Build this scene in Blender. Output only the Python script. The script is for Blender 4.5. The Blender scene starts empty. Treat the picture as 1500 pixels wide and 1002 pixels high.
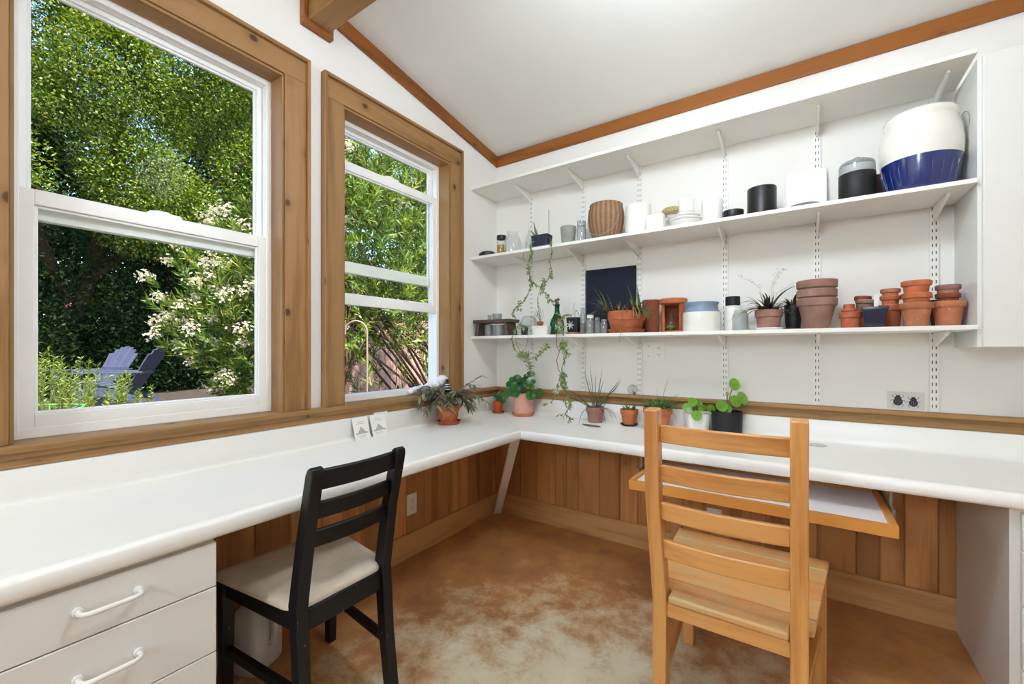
import bpy, bmesh, math, random
import numpy as np
from mathutils import Vector, Matrix

random.seed(7)
RNG = np.random.default_rng(11)
SC = bpy.context.scene
COL = SC.collection
PI = math.pi


# ---------------------------------------------------------------- materials
def lin(c):
    r = []
    for v in c[:3]:
        v = v / 255.0
        r.append(v / 12.92 if v <= 0.04045 else ((v + 0.055) / 1.055) ** 2.4)
    return (r[0], r[1], r[2], 1.0)


class NT:
    """small node-tree helper"""
    def __init__(s, name):
        s.mat = bpy.data.materials.new(name)
        s.mat.use_nodes = True
        s.t = s.mat.node_tree
        s.t.nodes.clear()
        s.out = s.t.nodes.new('ShaderNodeOutputMaterial')

    def n(s, kind, **kw):
        nd = s.t.nodes.new('ShaderNode' + kind)
        for k, v in kw.items():
            if k.startswith('_'):
                setattr(nd, k[1:], v)
            else:
                nd.inputs[k.replace('__', ' ')].default_value = v
        return nd

    def l(s, a, b):
        s.t.links.new(a, b)

    def ramp(s, fac, stops, interp='LINEAR'):
        r = s.t.nodes.new('ShaderNodeValToRGB')
        r.color_ramp.interpolation = interp
        e = r.color_ramp.elements
        while len(e) < len(stops):
            e.new(0.5)
        for el, (p, c) in zip(e, stops):
            el.position = p
            el.color = c if len(c) == 4 else (c[0], c[1], c[2], 1)
        s.l(fac, r.inputs[0])
        return r.outputs[0]

    def math(s, op, a, b=None, clamp=False):
        m = s.t.nodes.new('ShaderNodeMath')
        m.operation = op
        m.use_clamp = clamp
        for i, x in enumerate((a, b)):
            if x is None:
                continue
            if isinstance(x, (int, float)):
                m.inputs[i].default_value = x
            else:
                s.l(x, m.inputs[i])
        return m.outputs[0]

    def mix(s, fac, a, b, mode='MIX'):
        m = s.t.nodes.new('ShaderNodeMix')
        m.data_type = 'RGBA'
        m.blend_type = mode
        for sock, x in ((m.inputs[0], fac), (m.inputs[6], a), (m.inputs[7], b)):
            if isinstance(x, (int, float)):
                sock.default_value = x
            elif isinstance(x, tuple):
                sock.default_value = x
            else:
                s.l(x, sock)
        return m.outputs[2]

    def coords(s, scale=(1, 1, 1), rnd=True):
        tc = s.n('TexCoord')
        v = tc.outputs['Object']
        if rnd:
            oi = s.n('ObjectInfo')
            ge = s.n('NewGeometry')
            a = s.math('MULTIPLY', oi.outputs['Random'], 13.7)
            b = s.math('MULTIPLY', ge.outputs['Random Per Island'], 21.3)
            c = s.math('ADD', a, b)
            ad = s.n('VectorMath', _operation='ADD')
            s.l(v, ad.inputs[0])
            s.l(c, ad.inputs[1])
            v = ad.outputs[0]
        mp = s.n('Mapping')
        mp.inputs['Scale'].default_value = scale
        s.l(v, mp.inputs[0])
        return mp.outputs[0]

    def bsdf(s, col, rough=0.5, metal=0.0, spec=0.5, bump=None, coat=0.0, **kw):
        b = s.n('BsdfPrincipled')
        if isinstance(col, tuple):
            b.inputs['Base Color'].default_value = col
        else:
            s.l(col, b.inputs['Base Color'])
        if isinstance(rough, (int, float)):
            b.inputs['Roughness'].default_value = rough
        else:
            s.l(rough, b.inputs['Roughness'])
        b.inputs['Metallic'].default_value = metal
        b.inputs['Specular IOR Level'].default_value = spec
        b.inputs['Coat Weight'].default_value = coat
        b.inputs['Coat Roughness'].default_value = 0.08
        for k, v in kw.items():
            b.inputs[k.replace('__', ' ')].default_value = v
        if bump is not None:
            h, st, di = bump
            bn = s.n('Bump', Strength=st, Distance=di)
            s.l(h, bn.inputs['Height'])
            s.l(bn.outputs[0], b.inputs['Normal'])
        s.l(b.outputs[0], s.out.inputs[0])
        return s.mat


def flat(name, c, rough=0.5, metal=0.0, spec=0.5, var=0.04, nscale=9.0, coat=0.0, bump=0.0):
    """paint / ceramic / metal with a faint mottling"""
    t = NT(name)
    v = t.coords()
    nz = t.n('TexNoise', Scale=nscale, Detail=4.0)
    t.l(v, nz.inputs['Vector'])
    c1 = lin(c)
    lo = tuple(x * (1 - var * 2) for x in c1[:3]) + (1,)
    hi = tuple(min(1, x * (1 + var)) for x in c1[:3]) + (1,)
    col = t.ramp(nz.outputs['Fac'], [(0.3, lo), (0.7, hi)])
    bp = None
    if bump:
        n2 = t.n('TexNoise', Scale=140.0, Detail=3.0)
        t.l(v, n2.inputs['Vector'])
        bp = (n2.outputs['Fac'], bump, 0.002)
    return t.bsdf(col, rough, metal, spec, bp, coat)


def wood(name, base, dark, axis=2, rough=0.45, knots=0.5, tone=0.25, knot_scale=7.0, grain=1.0, coat=0.0, knotc=(70, 36, 14)):
    t = NT(name)
    sc = [1.0, 1.0, 1.0]
    sc[axis] = 0.10
    v = t.coords(tuple(sc))
    # growth rings: noise-distorted bands stretched along the grain
    n1 = t.n('TexNoise', Scale=9.0 * grain, Detail=3.0, Distortion=0.6)
    t.l(v, n1.inputs['Vector'])
    w = t.math('MULTIPLY', n1.outputs['Fac'], 14.0)
    w = t.math('SINE', w)
    w = t.math('MULTIPLY', w, 0.5)
    w = t.math('ADD', w, 0.5)
    sc2 = list(sc)
    sc2[axis] = 0.03
    v2 = t.coords(tuple(sc2))
    n2 = t.n('TexNoise', Scale=120.0, Detail=3.0)
    t.l(v2, n2.inputs['Vector'])
    g = t.math('MULTIPLY', w, 0.55)
    g2 = t.math('MULTIPLY', n2.outputs['Fac'], 0.75)
    g = t.math('ADD', g, g2, True)
    b, d = lin(base), lin(dark)
    col = t.ramp(g, [(0.15, d), (0.85, b)])
    # tone per board
    ge = t.n('NewGeometry')
    oi = t.n('ObjectInfo')
    r = t.math('ADD', ge.outputs['Random Per Island'], oi.outputs['Random'])
    r = t.math('FRACT', r)
    k = t.math('MULTIPLY', r, tone)
    k = t.math('ADD', k, 1.0 - tone * 0.6)
    mul = t.n('VectorMath', _operation='SCALE')
    t.l(col, mul.inputs[0])
    t.l(k, mul.inputs['Scale'])
    col = mul.outputs[0]
    if knots > 0:
        sk = [1.0, 1.0, 1.0]
        sk[axis] = 0.75
        v3 = t.coords(tuple(sk))
        vo = t.n('TexVoronoi', Scale=knot_scale)
        t.l(v3, vo.inputs['Vector'])
        sp = t.n('SeparateColor')
        t.l(vo.outputs['Color'], sp.inputs[0])
        sel = t.math('LESS_THAN', sp.outputs[0], knots)
        dd = t.math('MULTIPLY', vo.outputs['Distance'], 1.0)
        m = t.ramp(dd, [(0.0, (1, 1, 1, 1)), (0.085, (0.85, 0.85, 0.85, 1)), (0.12, (0.22, 0.22, 0.22, 1)), (0.3, (0, 0, 0, 1))])
        m = t.math('MULTIPLY', m, sel)
        col = t.mix(m, col, lin(knotc))
    return t.bsdf(col, rough, 0.0, 0.4, (g, 0.12, 0.002), coat)


def terracotta(name, c, stain=(200, 175, 150), amount=0.35, rough=0.75, stain2=None):
    t = NT(name)
    v = t.coords()
    n1 = t.n('TexNoise', Scale=11.0, Detail=5.0, Roughness=0.65)
    t.l(v, n1.inputs['Vector'])
    n2 = t.n('TexNoise', Scale=60.0, Detail=4.0)
    t.l(v, n2.inputs['Vector'])
    b = lin(c)
    dk = tuple(x * 0.72 for x in b[:3]) + (1,)
    col = t.ramp(n1.outputs['Fac'], [(0.35, dk), (0.62, b)])
    m = t.ramp(n1.outputs['Fac'], [(0.55, (0, 0, 0, 1)), (0.75, (1, 1, 1, 1))])
    m = t.math('MULTIPLY', m, amount)
    col = t.mix(m, col, lin(stain))
    sp = t.ramp(n2.outputs['Fac'], [(0.66, (0, 0, 0, 1)), (0.74, (1, 1, 1, 1))])
    sp = t.math('MULTIPLY', sp, amount * 0.9)
    col = t.mix(sp, col, lin(stain2 or stain))
    return t.bsdf(col, rough, 0, 0.3, (n2.outputs['Fac'], 0.15, 0.002))


def leafmat(name, stops, rough=0.45, trans=0.3, spec=0.4):
    """leaf tones picked per leaf, with some light let through"""
    t = NT(name)
    ge = t.n('NewGeometry')
    col = t.ramp(ge.outputs['Random Per Island'], [(p, lin(c)) for p, c in stops])
    b = t.n('BsdfPrincipled')
    t.l(col, b.inputs['Base Color'])
    b.inputs['Roughness'].default_value = rough
    b.inputs['Specular IOR Level'].default_value = spec
    tr = t.n('BsdfTranslucent')
    hs = t.n('HueSaturation', Hue=0.48, Saturation=1.15, Value=1.3)
    t.l(col, hs.inputs['Color'])
    t.l(hs.outputs[0], tr.inputs['Color'])
    mx = t.n('MixShader', Fac=trans)
    t.l(b.outputs[0], mx.inputs[1])
    t.l(tr.outputs[0], mx.inputs[2])
    t.l(mx.outputs[0], t.out.inputs[0])
    return t.mat


def glassmat(name, tint=(245, 250, 248), base=0.04, edge=0.55, rough=0.02, haze=0.0, hazec=(235, 238, 236)):
    """thin walled glass: see-through, reflecting more at grazing angles"""
    t = NT(name)
    tr = t.n('BsdfTransparent')
    tr.inputs[0].default_value = lin(tint)
    gl = t.n('BsdfGlossy', Roughness=rough)
    lw = t.n('LayerWeight', Blend=0.25)
    f = t.math('MULTIPLY', lw.outputs['Fresnel'], edge)
    f = t.math('ADD', f, base, True)
    mx = t.n('MixShader')
    t.l(f, mx.inputs[0])
    t.l(tr.outputs[0], mx.inputs[1])
    t.l(gl.outputs[0], mx.inputs[2])
    o = mx.outputs[0]
    if haze:
        df = t.n('BsdfDiffuse')
        df.inputs[0].default_value = lin(hazec)
        m2 = t.n('MixShader', Fac=haze)
        t.l(o, m2.inputs[1])
        t.l(df.outputs[0], m2.inputs[2])
        o = m2.outputs[0]
    t.l(o, t.out.inputs[0])
    return t.mat


def emis(name, c, s):
    t = NT(name)
    e = t.n('Emission', Strength=s)
    e.inputs[0].default_value = lin(c)
    t.l(e.outputs[0], t.out.inputs[0])
    return t.mat


# ---------------------------------------------------------------- geometry
def frame(d, up=(0, 0, 1)):
    d = Vector(d).normalized()
    u = Vector(up)
    if abs(d.dot(u)) > 0.98:
        u = Vector((1, 0, 0))
    s = d.cross(u).normalized()
    return d, s, s.cross(d).normalized()


class MB:
    def __init__(s):
        s.v, s.f, s.mi = [], [], []
        s.m = 0

    def add(s, vs, fs):
        o = len(s.v)
        s.v += [tuple(v) for v in vs]
        for f in fs:
            s.f.append(tuple(i + o for i in f))
            s.mi.append(s.m)
        return s

    def box(s, x0, x1, y0, y1, z0, z1):
        x0, x1 = min(x0, x1), max(x0, x1)
        y0, y1 = min(y0, y1), max(y0, y1)
        z0, z1 = min(z0, z1), max(z0, z1)
        vs = [(x, y, z) for x in (x0, x1) for y in (y0, y1) for z in (z0, z1)]
        return s.add(vs, [(0, 1, 3, 2), (4, 6, 7, 5), (0, 4, 5, 1), (2, 3, 7, 6), (0, 2, 6, 4), (1, 5, 7, 3)])

    def prism(s, pts, axis, a0, a1):
        """polygon pts in the two other axes (in xyz order) pushed along axis"""
        n = len(pts)
        def mk(p, a):
            q = list(p)
            q.insert(axis, a)
            return tuple(q)
        vs = [mk(p, a0) for p in pts] + [mk(p, a1) for p in pts]
        fs = [tuple(range(n))[::-1], tuple(range(n, 2 * n))]
        fs += [(i, (i + 1) % n, n + (i + 1) % n, n + i) for i in range(n)]
        return s.add(vs, fs)

    def bar(s, p0, p1, w, h, up=(0, 0, 1), w1=None, h1=None):
        p0, p1 = Vector(p0), Vector(p1)
        d, sd, u = frame(p1 - p0, up)
        w1, h1 = w1 or w, h1 or h
        vs = []
        for p, a, b in ((p0, w, h), (p1, w1, h1)):
            for i, j in ((-1, -1), (1, -1), (1, 1), (-1, 1)):
                vs.append(p + sd * (i * a / 2) + u * (j * b / 2))
        return s.add(vs, [(3, 2, 1, 0), (4, 5, 6, 7), (0, 1, 5, 4), (1, 2, 6, 5), (2, 3, 7, 6), (3, 0, 4, 7)])

    def sweep(s, pts, secs, up=(0, 0, 1), cap=True):
        """pts path, secs list of closed 2d sections (side, up) per point"""
        pts = [Vector(p) for p in pts]
        n = len(secs[0])
        vs = []
        for i, p in enumerate(pts):
            a = pts[max(0, i - 1)]
            b = pts[min(len(pts) - 1, i + 1)]
            d, sd, u = frame(b - a, up)
            for q in secs[i]:
                vs.append(p + sd * q[0] + u * q[1])
        fs = []
        for i in range(len(pts) - 1):
            for j in range(n):
                k = (j + 1) % n
                fs.append((i * n + j, i * n + k, (i + 1) * n + k, (i + 1) * n + j))
        if cap:
            fs.append(tuple(range(n))[::-1])
            fs.append(tuple((len(pts) - 1) * n + j for j in range(n)))
        return s.add(vs, fs)

    def tube(s, pts, r, n=8, cap=True):
        pts = [Vector(p) for p in pts]
        rs = r if isinstance(r, (list, tuple)) else [r] * len(pts)
        vs, fs = [], []
        prev = None
        for i, p in enumerate(pts):
            a = pts[max(0, i - 1)]
            b = pts[min(len(pts) - 1, i + 1)]
            d = (b - a)
            if d.length < 1e-9:
                d = Vector((0, 0, 1))
            d.normalize()
            if prev is None:
                _, sd, u = frame(d)
            else:
                sd = prev - d * prev.dot(d)
                if sd.length < 1e-6:
                    _, sd, u = frame(d)
                sd.normalize()
                u = sd.cross(d)
            prev = sd
            for j in range(n):
                t = 2 * PI * j / n
                vs.append(p + sd * (math.cos(t) * rs[i]) + u * (math.sin(t) * rs[i]))
        for i in range(len(pts) - 1):
            for j in range(n):
                k = (j + 1) % n
                fs.append((i * n + j, i * n + k, (i + 1) * n + k, (i + 1) * n + j))
        if cap:
            fs.append(tuple(range(n))[::-1])
            fs.append(tuple((len(pts) - 1) * n + j for j in range(n)))
        return s.add(vs, fs)

    def lathe(s, prof, n=32, c=(0, 0, 0), sx=1.0, sy=1.0, closed=False):
        """prof of (r, z); r = 0 makes a pole"""
        c = Vector(c)
        vs, fs, rings = [], [], []
        for r, z in prof:
            if r < 1e-6:
                rings.append([len(vs)])
                vs.append(c + Vector((0, 0, z)))
            else:
                rings.append(list(range(len(vs), len(vs) + n)))
                for j in range(n):
                    t = 2 * PI * j / n
                    vs.append(c + Vector((math.cos(t) * r * sx, math.sin(t) * r * sy, z)))
        seq = list(zip(rings, rings[1:]))
        if closed:
            seq.append((rings[-1], rings[0]))
        for a, b in seq:
            if len(a) == 1 and len(b) == 1:
                continue
            for j in range(n):
                k = (j + 1) % n
                if len(a) == 1:
                    fs.append((a[0], b[k], b[j]))
                elif len(b) == 1:
                    fs.append((a[j], a[k], b[0]))
                else:
                    fs.append((a[j], a[k], b[k], b[j]))
        return s.add(vs, fs)

    def leaf(s, p, d, nrm, L, W, droop=0.0, n=5, tip=0.0, fold=0.15, base=0.25):
        """curved blade: starts at p along d, bends down by droop"""
        p = Vector(p)
        d = Vector(d).normalized()
        nrm = Vector(nrm)
        side = d.cross(nrm)
        if side.length < 1e-4:
            side = d.cross(Vector((1, 0.3, 0)))
        side.normalize()
        vs = []
        for i in range(n + 1):
            t = i / n
            w = W * 0.5 * (math.sin(PI * (base + (1 - base) * t)) ** 0.8 if t < 1 else 0.0) + 0.0002
            u = side.cross(d).normalized()
            vs += [p - side * w + u * (w * fold), p, p + side * w + u * (w * fold)]
            d = (d + Vector((0, 0, -1)) * (droop / n)).normalized()
            p = p + d * (L / n)
        fs = []
        for i in range(n):
            a = 3 * i
            fs += [(a, a + 1, a + 4, a + 3), (a + 1, a + 2, a + 5, a + 4)]
        return s.add(vs, fs)

    def disc(s, c, nrm, r, n=14, cup=0.12, rx=1.0):
        c = Vector(c)
        d, sd, u = frame(nrm)
        vs = [c - d * (r * cup)]
        for rr, k in ((0.55, 0.35), (1.0, 0.0)):
            for j in range(n):
                t = 2 * PI * j / n
                vs.append(c + sd * (math.cos(t) * r * rr * rx) + u * (math.sin(t) * r * rr) - d * (r * cup * k))
        fs = [(0, 1 + j, 1 + (j + 1) % n) for j in range(n)]
        fs += [(1 + j, 1 + n + j, 1 + n + (j + 1) % n, 1 + (j + 1) % n) for j in range(n)]
        return s.add(vs, fs)

    def ball(s, c, r, n=12, m=8, sx=1, sy=1, sz=1):
        prof = [(max(0.0, math.sin(PI * i / m)) * r if 0 < i < m else 0.0, -math.cos(PI * i / m) * r * sz) for i in range(m + 1)]
        return s.lathe(prof, n, c, sx, sy)

    def rot(s, M, start=0):
        for i in range(start, len(s.v)):
            s.v[i] = tuple(M @ Vector(s.v[i]))
        return s

    def build(s, name, mats, parent=None, loc=(0, 0, 0), smooth=35, bevel=0, seg=2, fix=True):
        me = bpy.data.meshes.new(name)
        me.from_pydata(s.v, [], s.f)
        if fix:
            bm = bmesh.new()
            bm.from_mesh(me)
            bmesh.ops.recalc_face_normals(bm, faces=bm.faces)
            bm.to_mesh(me)
            bm.free()
        mats = mats if isinstance(mats, (list, tuple)) else [mats]
        for m in mats:
            me.materials.append(m)
        if len(mats) > 1:
            me.polygons.foreach_set('material_index', s.mi)
        if smooth:
            me.polygons.foreach_set('use_smooth', [True] * len(me.polygons))
            me.set_sharp_from_angle(angle=math.radians(smooth))
        me.update()
        o = bpy.data.objects.new(name, me)
        COL.objects.link(o)
        o.location = loc
        if parent is not None:
            o.parent = parent
        if bevel:
            md = o.modifiers.new('edge', 'BEVEL')
            md.width = bevel
            md.segments = seg
            md.limit_method = 'ANGLE'
            md.angle_limit = math.radians(40)
        return o


def npmesh(name, V, F, mat, parent=None, loc=(0, 0, 0), smooth=False):
    """V (n,3), F (m,4) quads, quickly"""
    me = bpy.data.meshes.new(name)
    me.vertices.add(len(V))
    me.vertices.foreach_set('co', np.asarray(V, dtype=np.float32).ravel())
    k = F.shape[1]
    me.loops.add(F.size)
    me.loops.foreach_set('vertex_index', F.astype(np.int32).ravel())
    me.polygons.add(len(F))
    me.polygons.foreach_set('loop_start', np.arange(0, F.size, k, dtype=np.int32))
    me.polygons.foreach_set('loop_total', np.full(len(F), k, dtype=np.int32))
    me.update(calc_edges=True)
    me.materials.append(mat)
    o = bpy.data.objects.new(name, me)
    COL.objects.link(o)
    o.location = loc
    if parent is not None:
        o.parent = parent
    return o


def tag(o, label, cat, group=None, kind=None):
    o['label'] = label
    if cat:
        o['category'] = cat
    if group:
        o['group'] = group
    if kind:
        o['kind'] = kind
    return o


def thing(name, label, cat, loc=(0, 0, 0), rz=0.0, group=None, kind=None):
    o = bpy.data.objects.new(name, None)
    COL.objects.link(o)
    o.empty_display_size = 0.05
    o.location = loc
    o.rotation_euler = (0, 0, rz)
    return tag(o, label, cat, group, kind)


def dup(root, loc, rz=None, label=None, group=None):
    r = root.copy()
    COL.objects.link(r)
    r.location = loc
    if rz is not None:
        r.rotation_euler = (0, 0, rz)
    if label:
        r['label'] = label
    if group:
        r['group'] = group
    for ch in list(root.children):
        c = ch.copy()
        COL.objects.link(c)
        c.parent = r
        for g in list(ch.children):
            d = g.copy()
            COL.objects.link(d)
            d.parent = c
    return r


def rv(a, b):
    return random.uniform(a, b)
LAMP, FILLC, SKY, SUN, EXPO = 50.0, (230, 242, 255), 0.5, 10.5, 0.27
# ---------------------------------------------------------------- palette
M = {}
M['wall'] = flat('wall_paint', (238, 236, 230), 0.85, var=0.01, nscale=2.0, bump=0.05)
M['ceil'] = flat('ceiling_paint', (230, 230, 224), 0.9, var=0.01, nscale=2.0)
M['white'] = flat('white_enamel', (240, 239, 234), 0.35, var=0.01)
M['vinyl'] = flat('white_vinyl', (250, 250, 247), 0.3, var=0.01)
M['lam'] = flat('white_laminate', (246, 244, 238), 0.32, var=0.008, nscale=3.0)
M['cab'] = flat('cabinet_laminate', (227, 227, 222), 0.4, var=0.01)
M['shelfw'] = flat('shelf_melamine', (240, 239, 232), 0.45, var=0.01)
M['slot'] = flat('dark_slot', (70, 70, 66), 0.7)
M['plastic'] = flat('outlet_plastic', (240, 238, 230), 0.3, var=0.01)
M['case'] = [wood('cedar_casing_' + 'xyz'[a], (158, 119, 73), (126, 88, 46), a, 0.5, 0.6, 0.22, 8.0) for a in range(3)]
M['trim'] = [wood('shaded_cedar_trim_' + 'xyz'[a], (150, 90, 34), (108, 58, 16), a, 0.45, 0.16, 0.15, 7.0) for a in range(3)]  # same wood as the casings, with shade under the ceiling painted in
M['panel'] = wood('cedar_panelling', (198, 142, 86), (150, 96, 50), 2, 0.5, 0.40, 0.45, 7.0)
M['base'] = [wood('pine_baseboard_' + 'xyz'[a], (206, 160, 106), (172, 122, 70), a, 0.5, 0.35, 0.1, 7.0) for a in range(3)]
M['pane'] = glassmat('window_glass', (252, 254, 253), 0.0, 0.035)

# stained concrete: orange acid stain over grey, with blotches and darker rings
t = NT('stained_concrete')
v = t.coords(rnd=False)
n1 = t.n('TexNoise', Scale=1.5, Detail=6.0, Roughness=0.62, Distortion=0.0)
t.l(v, n1.inputs['Vector'])
n2 = t.n('TexNoise', Scale=6.5, Detail=7.0, Roughness=0.66, Distortion=0.15)
t.l(v, n2.inputs['Vector'])
n3 = t.n('TexNoise', Scale=70.0, Detail=4.0, Roughness=0.7)
t.l(v, n3.inputs['Vector'])
sx = t.n('SeparateXYZ')
t.l(v, sx.inputs[0])
# worn grey traffic patch around the middle of the floor, stain left round it
dx = t.math('SUBTRACT', sx.outputs[0], 1.42)
dy = t.math('SUBTRACT', sx.outputs[1], -1.55)
d2 = t.math('ADD', t.math('MULTIPLY', dx, dx), t.math('MULTIPLY', dy, dy))
dd = t.math('SQRT', d2)
worn = t.math('SUBTRACT', 1.42, dd)
worn = t.math('ADD', t.math('MULTIPLY', worn, 0.62), t.math('MULTIPLY', t.math('SUBTRACT', n2.outputs['Fac'], 0.5), 1.1))
worn = t.math('ADD', worn, t.math('MULTIPLY', t.math('SUBTRACT', n3.outputs['Fac'], 0.5), 0.35), False)
wmask = t.ramp(worn, [(0.22, (0, 0, 0, 1)), (0.55, (1, 1, 1, 1))])
stain = t.ramp(n1.outputs['Fac'], [(0.3, lin((140, 98, 72))), (0.48, lin((184, 128, 82))), (0.62, lin((202, 146, 90))), (0.75, lin((172, 130, 106)))])
st2 = t.ramp(n2.outputs['Fac'], [(0.35, lin((142, 100, 72))), (0.65, lin((210, 156, 90)))])
stain = t.mix(0.5, stain, st2)
grey = t.ramp(n2.outputs['Fac'], [(0.3, lin((172, 154, 124))), (0.5, lin((206, 194, 166))), (0.7, lin((216, 206, 182)))])
col = t.mix(wmask, stain, grey)
fl = t.ramp(n3.outputs['Fac'], [(0.62, (0, 0, 0, 1)), (0.72, (0.35, 0.35, 0.35, 1))])
col = t.mix(fl, col, lin((214, 196, 160)))
rg = t.math('ADD', t.math('MULTIPLY', n2.outputs['Fac'], 0.25), 0.22)
M['floor'] = t.bsdf(col, rg, 0, 0.45, (n3.outputs['Fac'], 0.04, 0.002))

# ---------------------------------------------------------------- room shell
RX, RY = 4.5, -5.0
CZ0, CS = 2.643, 0.155                       # ceiling height over the shelf wall, rise per metre

def cz(y):
    return CZ0 - CS * y

def struct(o, label, cat):
    return tag(o, label, cat, kind='structure')

struct(MB().box(-0.17, RX + .17, RY - .17, 0.17, -0.12, 0).build('floor', M['floor'], smooth=0),
       'orange and grey acid stained concrete floor', 'floor')
struct(MB().prism([(0.17, cz(0.17)), (RY - .17, cz(RY - .17)), (RY - .17, cz(RY - .17) + .15), (0.17, cz(0.17) + .15)], 0, -0.17, RX + .17)
       .build('ceiling', M['ceil'], smooth=0), 'white sloping ceiling rising away from the shelf wall', 'ceiling')
struct(MB().box(-0.17, RX + .17, 0, 0.17, 0, cz(0)).build('wall_back', M['wall'], smooth=0), 'white wall behind the long shelves', 'wall')
struct(MB().box(RX, RX + .17, RY, 0, 0, cz(RY)).build('wall_right', M['wall'], smooth=0), 'plain white wall on the right side of the room', 'wall')
struct(MB().box(-0.17, RX + .17, RY - .17, RY, 0, cz(RY)).build('wall_front', M['wall'], smooth=0), 'plain white wall behind the viewer', 'wall')

W = [(-2.385, -1.600), (-1.308, -0.529)]      # the two window openings (y)
WZ0, WZ1 = 0.925, 2.412
mb = MB()
def wpiece(y0, y1, z0, z1=None):
    mb.prism([(y0, z0), (y1, z0), (y1, z1 if z1 else cz(y1) + .02), (y0, z1 if z1 else cz(y0) + .02)], 0, -0.17, 0)
wpiece(RY, W[0][0], 0)
wpiece(W[0][1], W[1][0], 0)
wpiece(W[1][1], 0, 0)
for a, b in W:
    wpiece(a, b, 0, WZ0)
    wpiece(a, b, WZ1)
struct(mb.build('wall_left', M['wall'], smooth=0), 'white wall holding the two wooden framed windows', 'wall')

# knotty cedar panelling below the worktops, one board after another with V grooves
def panelling(name, label, along, a0, a1, skip=()):
    mb = MB()
    a = a0
    rr = random.Random(3)
    while a < a1 - 0.02:
        b = min(a1, a + rr.choice((0.085, 0.11, 0.135, 0.15)))
        g, th = 0.004, 0.012
        prof = [(a + .0008, 0), (a + .0008, th - g), (a + g, th), (b - g, th), (b - .0008, th - g), (b - .0008, 0)]
        if along == 'y':
            mb.prism([(p[1], p[0]) for p in prof], 2, 0.0, 0.70)
        else:
            mb.prism([(p[0], -p[1]) for p in prof], 2, 0.0, 0.70)
        a = b
    return struct(mb.build(name, M['panel'], smooth=0), label, 'panelling')
panelling('trim_1', 'knotty cedar boards under the worktop below the windows', 'y', -5.0, -0.012)
panelling('trim_2', 'knotty cedar boards under the worktop below the shelves', 'x', 0.0, 3.6)
struct(MB().box(0.012, 0.030, -4.9, -0.012, 0, 0.140).build('baseboard_left', M['base'][1], bevel=.002), 'pale knotty pine baseboard below the windows', 'baseboard')
struct(MB().box(0.012, 3.5, -0.030, -0.012, 0, 0.140).build('baseboard_back', M['base'][0], bevel=.002), 'pale knotty pine baseboard below the shelves', 'baseboard')

# ceiling trim strips
struct(MB().box(0.0, RX, -0.018, 0, 2.566, 2.640).build('trim_3', M['trim'][0], bevel=.002), 'reddish shade-toned wood strip along the top of the shelf wall', 'trim')
th = 0.018
struct(MB().prism([(0.0, cz(0) - .075), (RY, cz(RY) - .075), (RY, cz(RY)), (0, cz(0))], 0, 0, th).build('trim_4', M['trim'][1], bevel=.002),
       'reddish shade-toned wood strip along the sloping ceiling edge above the windows', 'trim')

# beam with its boxed collar on the window wall
bt = thing('beam', 'square cedar ceiling beam with a wood collar at the wall', 'beam', kind='structure')
MB().box(0.03, RX, -1.500, -1.392, 2.708, 2.90).build('timber', M['case'][0], bt, bevel=.003)
cb = MB()
cb.box(0, 0.034, -1.522, -1.372, 2.684, 2.708)
cb.box(0, 0.034, -1.522, -1.500, 2.708, 2.875)
cb.box(0, 0.034, -1.392, -1.372, 2.708, 2.75)
cb.build('collar', M['trim'][1], bt, bevel=.004)

# stool caps and aprons running round under the windows and along the shelf wall
s = thing('trim_5', 'long wooden window stool with moulded apron on the left wall', 'trim', kind='structure')
cap = MB().box(-0.078, 0.052, RY, -0.0, 0.906, 0.926)
cap.build('cap', M['case'][1], s, bevel=.004)
MB().prism([(0, .858), (.018, .858), (.024, .868), (.020, .885), (.026, .896), (.026, .906), (0, .906)], 1, RY, 0).build('apron', M['case'][1], s, bevel=.001)
s = thing('trim_6', 'long wooden rail with moulded apron under the shelf wall', 'trim', kind='structure')
MB().box(0.052, 3.6, -0.052, 0, 0.906, 0.926).build('cap', M['case'][0], s, bevel=.004)
MB().prism([(0, .858), (-.018, .858), (-.024, .868), (-.020, .885), (-.026, .896), (-.026, .906), (0, .906)], 0, .026, 3.6).build('apron', M['case'][0], s, bevel=.001)

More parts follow.
